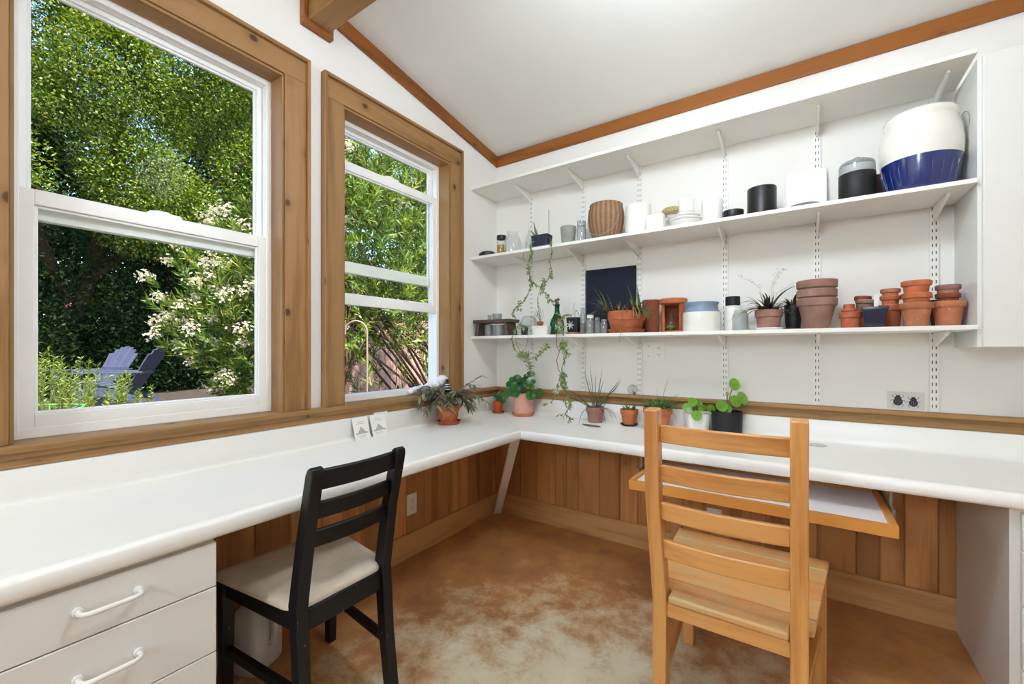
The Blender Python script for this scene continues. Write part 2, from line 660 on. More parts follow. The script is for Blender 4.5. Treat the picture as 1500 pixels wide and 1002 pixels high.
# ---------------------------------------------------------------- windows
def window(name, label, y0, y1, raised):
    wd = thing(name, label, 'window', kind='structure')
    top = WZ1
    CW = 0.112
    # casing boards
    ya, yb = (y0 - CW, y1 + CW)
    MB().box(0, 0.020, ya + .016, yb - .016, top, top + .096).build('head_casing', M['case'][1], wd, bevel=.002)
    for a, b in ((ya + .016, y0), (y1, yb - .016)):
        MB().box(0, 0.020, a, b, 0.926, top).build('side_casing', M['case'][2], wd, bevel=.002)
    bb = MB()
    bb.box(0, 0.036, ya, ya + .016, 0.926, top + .112)
    bb.box(0, 0.036, yb - .016, yb, 0.926, top + .112)
    bb.build('back_band', M['case'][2], wd, bevel=.003)
    MB().box(0, 0.036, ya + .016, yb - .016, top + .096, top + .112).build('head_band', M['case'][1], wd, bevel=.003)
    # extension jambs
    MB().box(-0.078, 0.012, y0 + .002, y1 - .002, top - .012, top - .0005).build('head_jamb', M['case'][1], wd, bevel=.001)
    for a, b in ((y0 + .0005, y0 + .010), (y1 - .010, y1 - .0005)):
        MB().box(-0.078, 0.012, a, b, 0.926, top - .012).build('side_jamb', M['case'][2], wd, bevel=.001)
    # vinyl frame with its tracks
    fr = MB()
    zb, zt = 0.935, top - .004
    for x0, x1, w in ((-0.115, -0.078, .030), (-0.165, -0.115, .020)):
        fr.box(x0, x1, y0 + .002, y0 + w, zb, zt)
        fr.box(x0, x1, y1 - w, y1 - .002, zb, zt)
        fr.box(x0, x1, y0 + w, y1 - w, zt - w, zt)
    fr.box(-0.165, -0.079, y0 + .002, y1 - .002, 0.926, 0.958)
    fr.build('window_frame', M['vinyl'], wd, bevel=.002)
    ia, ib = y0 + .022, y1 - .022

    def sash(nm, xa, xb, z0, z1, st, rb, rt):
        m = MB()
        m.box(xa, xb, ia, ia + st, z0, z1)
        m.box(xa, xb, ib - st, ib, z0, z1)
        m.box(xa, xb, ia + st, ib - st, z0, z0 + rb)
        m.box(xa, xb, ia + st, ib - st, z1 - rt, z1)
        # stepped glazing bead
        e = .009
        xm0, xm1 = xa + .010, xb - .009
        m.box(xm0, xm1, ia + st, ia + st + e, z0 + rb, z1 - rt)
        m.box(xm0, xm1, ib - st - e, ib - st, z0 + rb, z1 - rt)
        m.box(xm0, xm1, ia + st + e, ib - st - e, z0 + rb, z0 + rb + e)
        m.box(xm0, xm1, ia + st + e, ib - st - e, z1 - rt - e, z1 - rt)
        so = m.build(nm, M['vinyl'], wd, bevel=.0025)
        xm = (xa + xb) / 2
        MB().box(xm - .002, xm + .002, ia + st, ib - st, z0 + rb, z1 - rt).build('pane', M['pane'], so, smooth=0)
        return so
    sash('upper_sash', -0.150, -0.118, 1.612, zt - .012, .030, .055, .036)
    dz = raised
    lo = sash('lower_sash', -0.112, -0.080, 0.946 + dz, 1.700 + dz, .040, .052, .048)
    ym = (y0 + y1) / 2
    lk = MB()
    lk.prism([(-.055, 0), (.055, 0), (.047, .013), (.018, .013), (.012, .018), (-.02, .018), (-.047, .011)], 0, -0.108, -0.086)
    lk.build('lock', M['vinyl'], lo, loc=(0, ym, 1.700 + dz), bevel=.002)
    return wd

window('window_1', 'larger looking wooden framed sash window nearest the viewer, closed', W[0][0], W[0][1], 0.0)
window('window_2', 'wooden framed sash window next to the shelves, raised part way', W[1][0], W[1][1], 0.492)
# ---------------------------------------------------------------- worktop (L shaped, post-formed)
wt = thing('worktop', 'long white L-shaped laminate worktop with upstand running along both walls', 'worktop')
TOP = 0.748
prof = [(0.001, .857), (.016, .857), (.020, .853), (.020, .778), (.023, .763), (.031, .753), (.045, TOP), (.575, TOP), (.590, TOP + .0035),
        (.603, TOP + .002), (.613, .742), (.618, .730), (.618, .714), (.614, .705), (.606, .702), (.575, .702), (.575, .712), (0.001, .712)]
def arm(along, far, gap):
    n = len(prof)
    vs = []
    for d, z in prof:
        vs.append((d, -d - gap, z) if along == 'y' else (d + gap, -d, z))
    for d, z in prof:
        vs.append((d, far, z) if along == 'y' else (far, -d, z))
    fs = [tuple(range(n)), tuple(range(n, 2 * n))[::-1]] + [(i, (i + 1) % n, n + (i + 1) % n, n + i) for i in range(n)]
    return MB().add(vs, fs)
arm('y', -4.2, 0.0012).build('worktop_arm', M['lam'], wt, smooth=50)
arm('x', 3.5, 0.0012).build('worktop_arm', M['lam'], wt, smooth=50)
gm = MB().lathe([(0, .0005), (.033, .0005), (.037, .0015), (.039, .004), (.035, .005), (.012, .0052), (.0, .0052)], 28)
M['grom'] = flat('grey_plastic', (205, 206, 198), 0.4)
tag(gm.build('cable_grommet', M['grom'], None, (1.957, -.120, TOP - .0004)), 'flat round pale grey cable cover on the worktop right of the wooden chair', 'cable cover')

# sloping white prop in the corner
tag(MB().bar((.050, -.062, 0.002), (.560, -.585, .709), .052, .022, (0, 0, 1)).build('worktop_brace', M['white'], bevel=.002),
    'sloping white painted wood brace in the corner under the worktop', 'brace')

# ---------------------------------------------------------------- drawer units
def pull(parent, p0, p1, out):
    """bent bar pull between p0 and p1, standing off by vector out"""
    p0, p1, o = Vector(p0), Vector(p1), Vector(out)
    d = (p1 - p0).normalized()
    r = .0055
    pts = [p0, p0 + o * .55, p0 + o * .85 + d * .004, p0 + o + d * .014, p1 + o - d * .014, p1 + o * .85 - d * .004, p1 + o * .55, p1]
    m = MB().tube(pts, r, 10)
    for p in (p0, p1):
        m.tube([p, p + o * .22], .0095, 12)
    return m.build('handle', M['white'], parent, smooth=60)

def drawers(label, axis, a0, a1, front, depth, zs, shadow):
    """axis 'y': front faces +x"""
    u = thing('drawer_unit', label, 'drawer unit')
    c = MB()
    if axis == 'y':
        c.box(0.034, front - .020, a0, a1, 0.001, .6995)
    else:
        c.box(a0, a1, -(front - .020), -0.034, 0.001, .6995)
    c.build('carcass', M['cab'], u, bevel=.0015)
    for z0, z1 in zip(zs, zs[1:]):
        m = MB()
        if axis == 'y':
            m.box(front - .019, front, a0 + .002, a1 - .001, z1 + .0015, z0 - .0015)
        else:
            m.box(a0 + .022, a1 - .002, -front, -(front - .019), z1 + .0015, z0 - .0015)
        d = m.build('drawer', M['cab'], u, bevel=.002)
        zc = (z0 + z1) / 2 + .006
        ac = (a0 + a1) / 2
        if axis == 'y':
            pull(d, (front, ac - .051, zc), (front, ac + .051, zc), (.034, 0, 0))
        else:
            pull(d, (ac - .051, -front, zc), (ac + .051, -front, zc), (0, -.034, 0))
    return u
drawers('white drawer unit with bar pulls under the worktop on the left', 'y', -2.515, -2.088, 0.602, .57, (.690, .571, .398, .200, .02), 1)
drawers('white drawer unit under the right end of the worktop', 'x', 2.440, 2.90, 0.602, .57, (.690, .571, .398, .200, .02), 1)

# wall cabinet on the right
wc = thing('wall_cabinet', 'white wall cabinet on the right end of the shelves', 'cabinet')
MB().box(2.4405, 3.30, -0.286, -0.0005, 1.2095, 2.292).build('carcass', M['cab'], wc, bevel=.0015)
MB().box(2.451, 2.87, -0.308, -0.288, 1.2095, 2.292).build('door', M['cab'], wc, bevel=.003)
MB().box(2.874, 3.29, -0.308, -0.288, 1.2095, 2.292).build('door', M['cab'], wc, bevel=.003)

# ---------------------------------------------------------------- shelving
SZ = (1.293, 1.841, 2.325)
SX = (0.31, 0.71, 1.08, 1.55, 1.960, 2.376)
names = ('lowest', 'middle', 'top')
for z, nm in zip(SZ, names):
    b = MB().box(0.003, 2.4385, -0.305, -0.0125, z - .018, z)
    tag(b.build('shelf_board', M['shelfw'], bevel=.0015), f'long white wall shelf, the {nm} of the three', 'shelf', 'long wall shelves')

def standard():
    z0, z1 = 0.9275, 2.306
    m = MB()
    w = .0145
    m.box(-w, w, -.0115, -.0005, z0, z1)
    m.m = 1
    z = z0 + .018
    while z < z1 - .02:
        for x in (-.0062, .0062):
            m.box(x - .0016, x + .0016, -.0121, -.0112, z, z + .014)
        z += .032
    return m.build('shelf_standard', [M['white'], M['slot']], smooth=0)
ordn = ('first', 'second', 'third', 'fourth', 'fifth', 'sixth')
st0 = None
for i, x in enumerate(SX):
    o = standard() if st0 is None else st0.copy()
    if st0 is None:
        st0 = o
    else:
        COL.objects.link(o)
    o.location = (x, 0, 0)
    tag(o, f'white slotted upright track on the shelf wall, {ordn[i]} from the corner', 'shelf track', 'slotted shelf tracks')
br0 = None
for j, z in enumerate(SZ):
    for i, x in enumerate(SX):
        if br0 is None:
            m = MB()
            m.prism([(-.0125, -.0005), (-.225, -.0005), (-.225, -.010), (-.205, -.016), (-.022, -.062), (-.0125, -.062)], 0, -.0055, .0055)
            br0 = o = m.build('shelf_bracket', M['white'], bevel=.0015)
        else:
            o = br0.copy()
            COL.objects.link(o)
        o.location = (x, 0, z - .0185)
        tag(o, f'white shelf bracket under the {names[j]} shelf on the {ordn[i]} track from the corner', 'bracket', 'white shelf brackets')

# ---------------------------------------------------------------- outlets
def plate(name, label, cat, w, h, gangs):
    o = thing(name, label, cat)
    MB().box(-w / 2, w / 2, -.006, -.0002, -h / 2, h / 2).build('cover_plate', M['plastic'], o, bevel=.002)
    for gx, kind in gangs:
        if kind == 'outlet':
            m = MB()
            for s in (-1, 1):
                m.m = 0
                m.box(gx - .016, gx + .016, -.0085, -.006, s * .0195 - .014, s * .0195 + .014)
                m.m = 1
                for q in (-.006, .006):
                    m.box(gx + q - .0012, gx + q + .0012, -.0090, -.0084, s * .0195 - .003, s * .0195 + .006)
                m.box(gx - .002, gx + .002, -.0090, -.0084, s * .0195 - .010, s * .0195 - .006)
            m.build('receptacle', [M['plastic'], M['slot']], o, smooth=0)
        elif kind == 'blank':
            for s in (-1, 1):
                MB().tube([(gx, -.0064, s * .03), (gx, -.0058, s * .03)], .003, 8).build('screw', M['slot'], o)
    return o
p = plate('wall_outlet', 'white double wall plate with an outlet below the lowest shelf', 'wall plate', .128, .118, ((-.030, 'blank'), (.030, 'outlet')))
p.location = (1.167, 0, 1.190)
p = plate('wall_outlet', 'white outlet on the wood boards under the worktop near the black chair', 'wall plate', .075, .120, ((0, 'outlet'),))
p.location = (.012, -.860, .300)
p.rotation_euler = (0, 0, PI / 2)
p = plate('wall_outlet', 'white outlet on the wood boards behind the wooden chair', 'wall plate', .075, .120, ((0, 'outlet'),))
p.location = (1.497, -.012, .262)

# ---------------------------------------------------------------- pull-out tray under the right worktop
M['trayw'] = [wood('tray_oak_' + 'xyz'[a], (214, 148, 70), (180, 110, 40), a, 0.4, 0.08, 0.1, 5.0) for a in range(3)]
M['traylam'] = flat('tray_laminate', (232, 226, 228), 0.4, var=0.01)
M['steel'] = flat('slide_steel', (150, 150, 150), 0.35, 0.9)
tr = thing('keyboard_tray', 'wooden edged pull-out tray with white top under the right worktop', 'tray')
x0, x1, ya, yb, zt = 1.270, 2.153, -0.765, -0.330, .632
MB().box(x0 + .020, x1 - .020, ya + .020, yb - .002, zt - .030, zt - .012).build('tray_top', M['traylam'], tr)
MB().box(x0, x1, ya, ya + .020, zt - .040, zt).build('front_rail', M['trayw'][0], tr, bevel=.002)
for a, b in ((x0, x0 + .020), (x1 - .020, x1)):
    MB().box(a, b, ya + .020, yb, zt - .040, zt).build('side_rail', M['trayw'][1], tr, bevel=.002)
MB().box(x0 + .020, x1 - .020, yb - .002, yb + .018, zt - .040, zt).build('rear_rail', M['trayw'][0], tr, bevel=.002)
for sx_ in (x0 - .006, x1 + .006):
    m = MB().box(sx_ - .005, sx_ + .005, -.62, yb + .02, zt - .030, zt + .012)
    m.box(sx_ - .004, sx_ + .004, -.565, -.545, zt + .012, .712)
    m.box(sx_ - .004, sx_ + .004, -.36, -.34, zt + .012, .712)
    m.build('slide', M['steel'], tr)

# ---------------------------------------------------------------- the wooden chair
M['chair'] = [wood('pine_chair_' + 'xyz'[a], (212, 154, 88), (176, 110, 52), a, 0.38, 0.07, 0.12, 4.0, 1.3, 0.2) for a in range(3)]
t = NT('worn_seat')
v = t.coords((.1, 1, 1))
n1 = t.n('TexNoise', Scale=8.0, Detail=5.0, Distortion=0.6)
t.l(v, n1.inputs['Vector'])
v2 = t.coords((.35, 1, 1), rnd=False)
n2 = t.n('TexNoise', Scale=9.0, Detail=5.0, Roughness=.7)
t.l(v2, n2.inputs['Vector'])
c1 = t.ramp(n1.outputs['Fac'], [(0.3, lin((186, 112, 56))), (0.5, lin((222, 160, 96))), (0.7, lin((206, 136, 74)))])
m1 = t.ramp(n2.outputs['Fac'], [(0.44, (0, 0, 0, 1)), (0.62, (.85, .85, .85, 1))])
c1 = t.mix(m1, c1, lin((198, 172, 122)))
m2 = t.ramp(n2.outputs['Fac'], [(0.28, (.55, .55, .55, 1)), (0.36, (0, 0, 0, 1))])
c1 = t.mix(m2, c1, lin((96, 66, 44)))
M['seat'] = t.bsdf(c1, .5, 0, .4)
ch = thing('dining_chair', 'orange pine ladder-back chair with worn plank seat at the right desk', 'chair', (1.70, -.97, 0))
CX, CY = 1.70, -.97
def L(p):
    return (p[0] - CX, p[1] - CY, p[2])
# rear posts: foot, seat height, head
for xs in ((1.536, 1.531, 1.510), (1.888, 1.888, 1.888)):
    pts = [L((xs[0], -1.250, 0)), L((xs[1], -1.222, .42)), L((xs[2], -1.232, .75)), L((xs[2], -1.246, 1.017))]
    sec = [(-.0205, -.028), (.0205, -.028), (.0205, .028), (-.0205, .028)]
    MB().sweep(pts, [sec] * 4, (0, 1, 0)).build('leg', M['chair'][2], ch, bevel=.004)
# ladder slats, bowed backwards
for z0, z1 in ((.912, .965), (.790, .842), (.672, .726), (.556, .612)):
    pts, secs = [], []
    for i in range(11):
        q = i / 10
        x = 1.530 + (1.868 - 1.530) * q
        bow = -.016 * math.sin(PI * q)
        pts.append(L((x, -1.236 + .012 + bow - .010 * (z1 - .6), (z0 + z1) / 2)))
        h = (z1 - z0) / 2
        secs.append([(-.010, -h), (.010, -h), (.010, h), (-.010, h)])
    MB().sweep(pts, secs).build('slat', M['chair'][0], ch, bevel=.004)
# seat planks, running side to side
ys = [-1.243, -1.13, -1.01, -.90, -.79, -.692]
for a, b in zip(ys, ys[1:]):
    def hw(y):
        k = (y + 1.19) / (.692 - 1.19) * -1
        k = max(0.0, min(1.0, (y + 1.19) / .498))
        return 1.500 + (1.462 - 1.500) * k, 1.922 + (1.977 - 1.922) * k
    if a < -1.2:
        pl = [(1.555, -1.243), (1.866, -1.243), (1.866, -1.190), (1.922, -1.190), (1.928, b - .0008), (1.497, b - .0008), (1.502, -1.190), (1.555, -1.190)]
    else:
        l0, r0 = hw(a)
        l1, r1 = hw(b)
        pl = [(l0, a + .0008), (r0, a + .0008), (r1, b - .0008), (l1, b - .0008)]
    pl = [(x - CX, y - CY) for x, y in pl]
    MB().prism(pl, 2, .424, .446).build('seat_plank', M['seat'], ch, bevel=.006 if a < -1.2 or b > -.7 else .0015)
MB().box(1.550 - CX, 1.868 - CX, -1.238 - CY, -1.214 - CY, .380, .423).build('rear_rail', M['chair'][0], ch, bevel=.002)
MB().box(1.532 - CX, 1.920 - CX, -.742 - CY, -.720 - CY, .365, .423).build('front_rail', M['chair'][0], ch, bevel=.002)
for x0_, x1_ in ((1.540, 1.512), (1.884, 1.945)):
    MB().bar(L((x0_, -1.20, .395)), L((x1_, -.75, .395)), .020, .055).build('side_rail', M['chair'][1], ch, bevel=.002)
    MB().bar(L((x0_, -1.21, .215)), L((x1_, -.75, .215)), .022, .036).build('stretcher', M['chair'][1], ch, bevel=.003)
for xc in (1.512, 1.945):
    MB().box(xc - .021 - CX, xc + .021 - CX, -.752 - CY, -.708 - CY, 0, .4235).build('leg', M['chair'][2], ch, bevel=.004)

# ---------------------------------------------------------------- the black chair
t = NT('black_paint_chipped')
v = t.coords(rnd=False)
n1 = t.n('TexNoise', Scale=85.0, Detail=2.0)
t.l(v, n1.inputs['Vector'])
mk = t.ramp(n1.outputs['Fac'], [(0.755, (0, 0, 0, 1)), (0.775, (1, 1, 1, 1))])
cc = t.mix(mk, lin((13, 12, 13)), lin((190, 170, 150)))
M['black'] = t.bsdf(cc, .42, 0, .35)
M['cushion'] = flat('cream_cushion', (216, 204, 184), .85, var=.07, nscale=14, bump=.2)
BX, BY = .47, -1.745
bc = thing('dining_chair', 'black painted ladder-back chair with cream cushion at the left desk', 'chair', (BX, BY, 0))
def L(p):
    return (p[0] - BX, p[1] - BY, p[2])
for yy, yl in ((-1.897, -1.905), (-1.594, -1.600)):
    pts = [L((.722, yl, 0)), L((.690, yl, .22)), L((.672, yl, .45)), L((.700, yy, .66)), L((.742, yy, .835)), L((.748, yy, .852)), L((.752, yy, .864))]
    ks = [.9, 1, 1.15, 1, .9, .75, .35]
    secs = [[(-.0205 * k, -.0185), (.0205 * k, -.0185), (.0205 * k, .0185), (-.0205 * k, .0185)] for k in ks]
    # sections: side is along the depth of the chair
    MB().sweep(pts, [[(b, a) for a, b in s_] for s_ in secs], (-1, 0, 0)).build('leg', M['black'], bc, bevel=.003)
for zc, h, xc in ((.823, .029, .738), (.727, .024, .714), (.640, .025, .697)):
    pts, secs = [], []
    for i in range(11):
        q = i / 10
        y = -1.882 + (1.882 - 1.608) * q
        pts.append(L((xc + .014 * math.sin(PI * q) - .002, y, zc)))
        secs.append([(-.009, -h), (.009, -h), (.007, h), (-.011, h)])
    MB().sweep(pts, secs).build('slat', M['black'], bc, bevel=.004)
# padded seat: soft edged trapezoid
def pad(poly, z0, z1, r, crown):
    cx = sum(p[0] for p in poly) / len(poly)
    cy = sum(p[1] for p in poly) / len(poly)
    # round the outline
    out = []
    n = len(poly)
    for i in range(n):
        p0, p1, p2 = Vector(poly[i - 1]), Vector(poly[i]), Vector(poly[(i + 1) % n])
        a = p1 + (p0 - p1).normalized() * r
        b = p1 + (p2 - p1).normalized() * r
        for k in range(5):
            q = k / 4
            out.append((a * (1 - q) + p1 * q) * (1 - q) + (p1 * (1 - q) + b * q) * q)
    m = MB()
    rings = [(1.0, z0), (1.012, z0 + .012), (1.0, z1 - .010), (.965, z1 - .002), (.8, z1 + crown * .5), (.4, z1 + crown)]
    vs, fs = [], []
    for k, z in rings:
        vs += [(cx + (p.x - cx) * k, cy + (p.y - cy) * k, z) for p in out]
    nn = len(out)
    for i in range(len(rings) - 1):
        for j in range(nn):
            fs.append((i * nn + j, i * nn + (j + 1) % nn, (i + 1) * nn + (j + 1) % nn, (i + 1) * nn + j))
    fs.append(tuple(range(nn))[::-1])
    fs.append(tuple((len(rings) - 1) * nn + j for j in range(nn)))
    return m.add(vs, fs)
pad([(p[0] - BX, p[1] - BY) for p in ((.676, -1.882), (.676, -1.620), (.640, -1.578), (.262, -1.520), (.262, -1.970), (.640, -1.925))], .432, .458, .02, .007).build('cushion', M['cushion'], bc, smooth=70)
MB().box(.660 - BX, .684 - BX, -1.880 - BY, -1.620 - BY, .366, .431).build('rear_rail', M['black'], bc, bevel=.002)
MB().box(.275 - BX, .297 - BX, -1.92 - BY, -1.57 - BY, .375, .431).build('front_rail', M['black'], bc, bevel=.002)
for ya_, yb_ in ((-1.905, -1.938), (-1.600, -1.552)):
    MB().bar(L((.665, ya_, .402)), L((.295, yb_, .402)), .020, .056).build('side_rail', M['black'], bc, bevel=.002)
    MB().bar(L((.690, ya_, .190)), L((.295, yb_, .190)), .020, .030).build('stretcher', M['black'], bc, bevel=.002)
    MB().sweep([L((.285, yb_, 0)), L((.285, yb_, .431))], [[(-.016, -.016), (.016, -.016), (.016, .016), (-.016, .016)], [(-.021, -.021), (.021, -.021), (.021, .021), (-.021, .021)]], (0, 1, 0)).build('leg', M['black'], bc, bevel=.003)

# things on the floor under the left desk
M['jug'] = flat('milky_plastic', (206, 204, 198), .4, var=.03)
jg = thing('plastic_jug', 'milky white plastic jug on the floor under the black chair', 'jug', (.155, -1.790, 0), .35)
def rrect(hx, hy, r, n=5):
    pts = []
    for sx_, sy_, a0 in ((1, 1, 0), (-1, 1, PI / 2), (-1, -1, PI), (1, -1, 1.5 * PI)):
        for k in range(n):
            a = a0 + PI / 2 * k / (n - 1)
            pts.append((sx_ * (hx - r) + r * math.cos(a), sy_ * (hy - r) + r * math.sin(a)))
    return pts
def loft(rings):
    """rings of (hx, hy, r, z)"""
    m = MB()
    vs, fs = [], []
    for hx, hy, r, z in rings:
        vs += [(x, y, z) for x, y in rrect(hx, hy, r)]
    n = len(vs) // len(rings)
    for i in range(len(rings) - 1):
        for j in range(n):
            fs.append((i * n + j, i * n + (j + 1) % n, (i + 1) * n + (j + 1) % n, (i + 1) * n + j))
    fs += [tuple(range(n))[::-1], tuple((len(rings) - 1) * n + j for j in range(n))]
    return m.add(vs, fs)
loft([(.070, .070, .03, 0), (.076, .076, .03, .012), (.076, .076, .028, .15), (.066, .066, .03, .19), (.03, .03, .029, .235), (.020, .020, .0199, .245), (.020, .020, .0199, .262)]).build('body', M['jug'], jg, smooth=60)
MB().tube([(.052, 0, .205), (.075, 0, .215), (.094, 0, .195), (.097, 0, .14), (.090, 0, .10), (.076, 0, .092)], [.012, .013, .013, .012, .012, .013], 10).build('grip', M['jug'], jg, smooth=70)
MB().lathe([(0, .276), (.022, .276), (.0235, .274), (.0235, .258), (.021, .258)], 20).build('cap', M['plastic'], jg)
M['bin'] = flat('taupe_plastic', (168, 158, 146), .45, var=.03)
tag(MB().lathe([(0, 0), (.066, 0), (.070, .006), (.083, .150), (.086, .156), (.083, .158), (.080, .154), (.066, .010), (0, .008)], 32).build('waste_bin', M['bin'], None, (.160, -1.997, 0)),
    'small taupe round bin on the floor between drawer unit and black chair', 'bin')
# ---------------------------------------------------------------- materials for the small things
M['tc'] = terracotta('terracotta_orange', (198, 114, 74), (214, 150, 112), .3)
M['tc_red'] = terracotta('terracotta_red', (180, 96, 64), (214, 170, 140), .35)
M['tc_deep'] = terracotta('terracotta_deep', (148, 82, 56), (196, 150, 124), .4)
M['tc_dust'] = terracotta('terracotta_dusty', (158, 122, 108), (178, 152, 138), .5)
M['tc_pink'] = terracotta('terracotta_weathered', (166, 124, 110), (188, 160, 146), .5)
M['tc_pale'] = terracotta('terracotta_chalky', (196, 124, 90), (206, 184, 166), .7)
M['pinkglaze'] = flat('pink_matt_ceramic', (214, 158, 140), .7, var=.03)
M['pinksau'] = terracotta('salmon_terracotta', (206, 134, 100), (214, 170, 150), .2)
M['cer'] = flat('white_ceramic', (240, 238, 232), .22, var=.01, coat=.3)
M['cerm'] = flat('white_matt_ceramic', (236, 234, 228), .6, var=.01)
M['blk'] = flat('black_ceramic', (19, 19, 22), .42, var=.03)
M['blkm'] = flat('black_matt', (15, 16, 20), .6, var=.03)
M['navyp'] = flat('navy_planter', (18, 26, 48), .4, var=.04)
M['navyg'] = flat('navy_glaze', (14, 30, 56), .3, var=.1, coat=.4)
M['navyb'] = flat('navy_board', (12, 20, 42), .8, var=.03)
M['cobalt'] = flat('cobalt_glaze', (22, 42, 108), .12, var=.08, coat=.7)
M['cream'] = flat('cream_glaze', (238, 236, 226), .14, var=.015, coat=.7)
M['bluegrey'] = flat('blue_grey_glaze', (128, 146, 170), .35, var=.05)
M['glass'] = glassmat('clear_glass', (246, 249, 248), .04, .45, .02)
M['glassg'] = glassmat('greyish_glass', (214, 220, 222), .08, .6, .03, .18)
M['frost'] = glassmat('frosted_glass', (205, 212, 212), .05, .4, .2, .55, (196, 200, 198))
M['greenglass'] = glassmat('green_bottle_glass', (48, 140, 84), .06, .5, .02, .35, (24, 110, 58))
M['gold'] = flat('golden_seeds', (196, 150, 62), .6, var=.2, nscale=120)
M['seeds'] = flat('brown_seeds', (120, 92, 84), .8, var=.35, nscale=160)
M['speck'] = flat('speckled_seeds', (186, 170, 150), .8, var=.5, nscale=220)
M['soil'] = flat('potting_soil', (46, 36, 28), .95, var=.4, nscale=90, bump=.5)
M['darkwood'] = wood('dark_bench_wood', (96, 78, 66), (62, 48, 40), 0, .6, .1, .3)
M['greystone'] = flat('grey_stoneware', (150, 150, 142), .6, var=.08, nscale=40)
M['slate'] = flat('grey_platter', (112, 112, 106), .55, var=.05)
M['wire'] = flat('galvanised_wire', (170, 170, 168), .4, .8)
M['redlid'] = flat('red_lid', (170, 60, 52), .4)
M['paper'] = flat('white_card', (238, 236, 230), .8, var=.01)
M['ink'] = flat('grey_ink', (172, 172, 168), .8)
M['inkd'] = flat('dark_ink', (52, 54, 66), .7, var=.25, nscale=300)
M['inkl'] = flat('pale_ink', (168, 168, 176), .8)
M['card'] = flat('grey_print_ground', (216, 214, 206), .8, var=.01)
M['bristle'] = flat('tan_bristles', (186, 168, 120), .9, var=.3, nscale=200, bump=.6)
M['rock'] = flat('white_rock', (240, 240, 238), .7, var=.03, nscale=30, bump=.4)
M['brown'] = flat('brown_glaze', (104, 78, 60), .4, var=.1)

# woven wicker
t = NT('wicker')
tc = t.n('TexCoord')
sp = t.n('SeparateXYZ')
t.l(tc.outputs['Object'], sp.inputs[0])
an = t.math('ARCTAN2', sp.outputs[1], sp.outputs[0])
wz = t.math('SINE', t.math('MULTIPLY', sp.outputs[2], 1100.0))
wa = t.math('SINE', t.math('MULTIPLY', an, 44.0))
wv = t.math('ADD', t.math('MULTIPLY', t.math('MULTIPLY', wz, wa), .5), .5)
nz = t.n('TexNoise', Scale=60.0, Detail=3.0)
t.l(tc.outputs['Object'], nz.inputs['Vector'])
h = t.math('ADD', t.math('MULTIPLY', wv, .35), t.math('ADD', t.math('MULTIPLY', nz.outputs['Fac'], .35), t.math('MULTIPLY', t.math('SINE', t.math('MULTIPLY', an, 22.0)), .16)))
col = t.ramp(h, [(.2, lin((128, 98, 72))), (.5, lin((168, 132, 100))), (.85, lin((190, 158, 124)))])
M['wicker'] = t.bsdf(col, .7, 0, .3, (wv, .5, .004))

S2, S1, WT = 1.8412, 1.2932, 0.7482


def potprof(rt, rb, h, rim=.24, lip=.006, wall=.006):
    zr = h * (1 - rim)
    rk = rb + (rt - lip - rb) * .96
    return [(0, 0), (rb - .003, 0), (rb, .003), (rk, zr - .001), (rt - .001, zr), (rt, zr + .002), (rt + .001, h - .003), (rt - .002, h), (rt - wall + .001, h),
            (rt - wall, h - .003), (rk - wall, zr), (rb - wall, .010), (0, .010)]


def mug(r, h, wall=.004, rb=None):
    rb = rb or r
    return [(0, 0), (rb - .003, 0), (rb, .003), (r, h - .002), (r - .001, h), (r - wall + .001, h), (r - wall, h - .002), (rb - wall, .007), (0, .007)]


def clay(name, label, cat, loc, rt, rb, h, mat, rim=.24, tilt=None, group=None, flip=False):
    o = MB().lathe(potprof(rt, rb, h, rim), 36).build(name, M[mat], None, loc, smooth=40)
    if flip:
        o.rotation_euler = (PI, 0, 0)
        o.location = (loc[0], loc[1], loc[2] + h)
    if tilt:
        o.rotation_euler = tilt
    return tag(o, label, cat, group)


def round_thing(name, label, cat, loc, prof, mat, n=36, group=None, smooth=40):
    return tag(MB().lathe(prof, n).build(name, M[mat] if isinstance(mat, str) else mat, None, loc, smooth=smooth), label, cat, group)


# ================================================================ middle shelf, from the corner
round_thing('jar_lid', 'flat black lid lying at the window end of the middle shelf', 'lid', (.098, -.238, S2),
            [(0, 0), (.060, 0), (.062, .006), (.061, .022), (.044, .034), (.018, .038), (0, .039)], 'blk')
j = thing('spice_jar', 'small glass spice jar of golden seeds with a dark lid', 'jar', (.183, -.195, S2))
MB().lathe([(0, 0), (.031, 0), (.033, .004), (.033, .108), (.030, .116), (.030, .122)], 28).build('jar_body', M['glass'], j)
MB().lathe([(0, .004), (.0305, .004), (.0305, .078), (0, .080)], 24).build('contents', M['gold'], j)
MB().lathe([(0, .145), (.031, .145), (.033, .143), (.033, .119), (.0305, .119), (.0305, .124), (0, .124)], 28).build('lid', M['blk'], j)
for (x, y, r, h, lb) in ((.281, -.205, .060, .152, 'clear glass jar with narrow mouth beside the spice jar'), (.372, -.090, .054, .185, 'taller clear glass jar behind the navy planter on the middle shelf')):
    round_thing('glass_jar', lb, 'jar', (x, y, S2), [(0, 0), (r * .94, 0), (r, .008), (r, h * .5), (r * .86, h * .72), (r * .62, h * .84), (r * .60, h * .97), (r * .66, h)], 'glass')

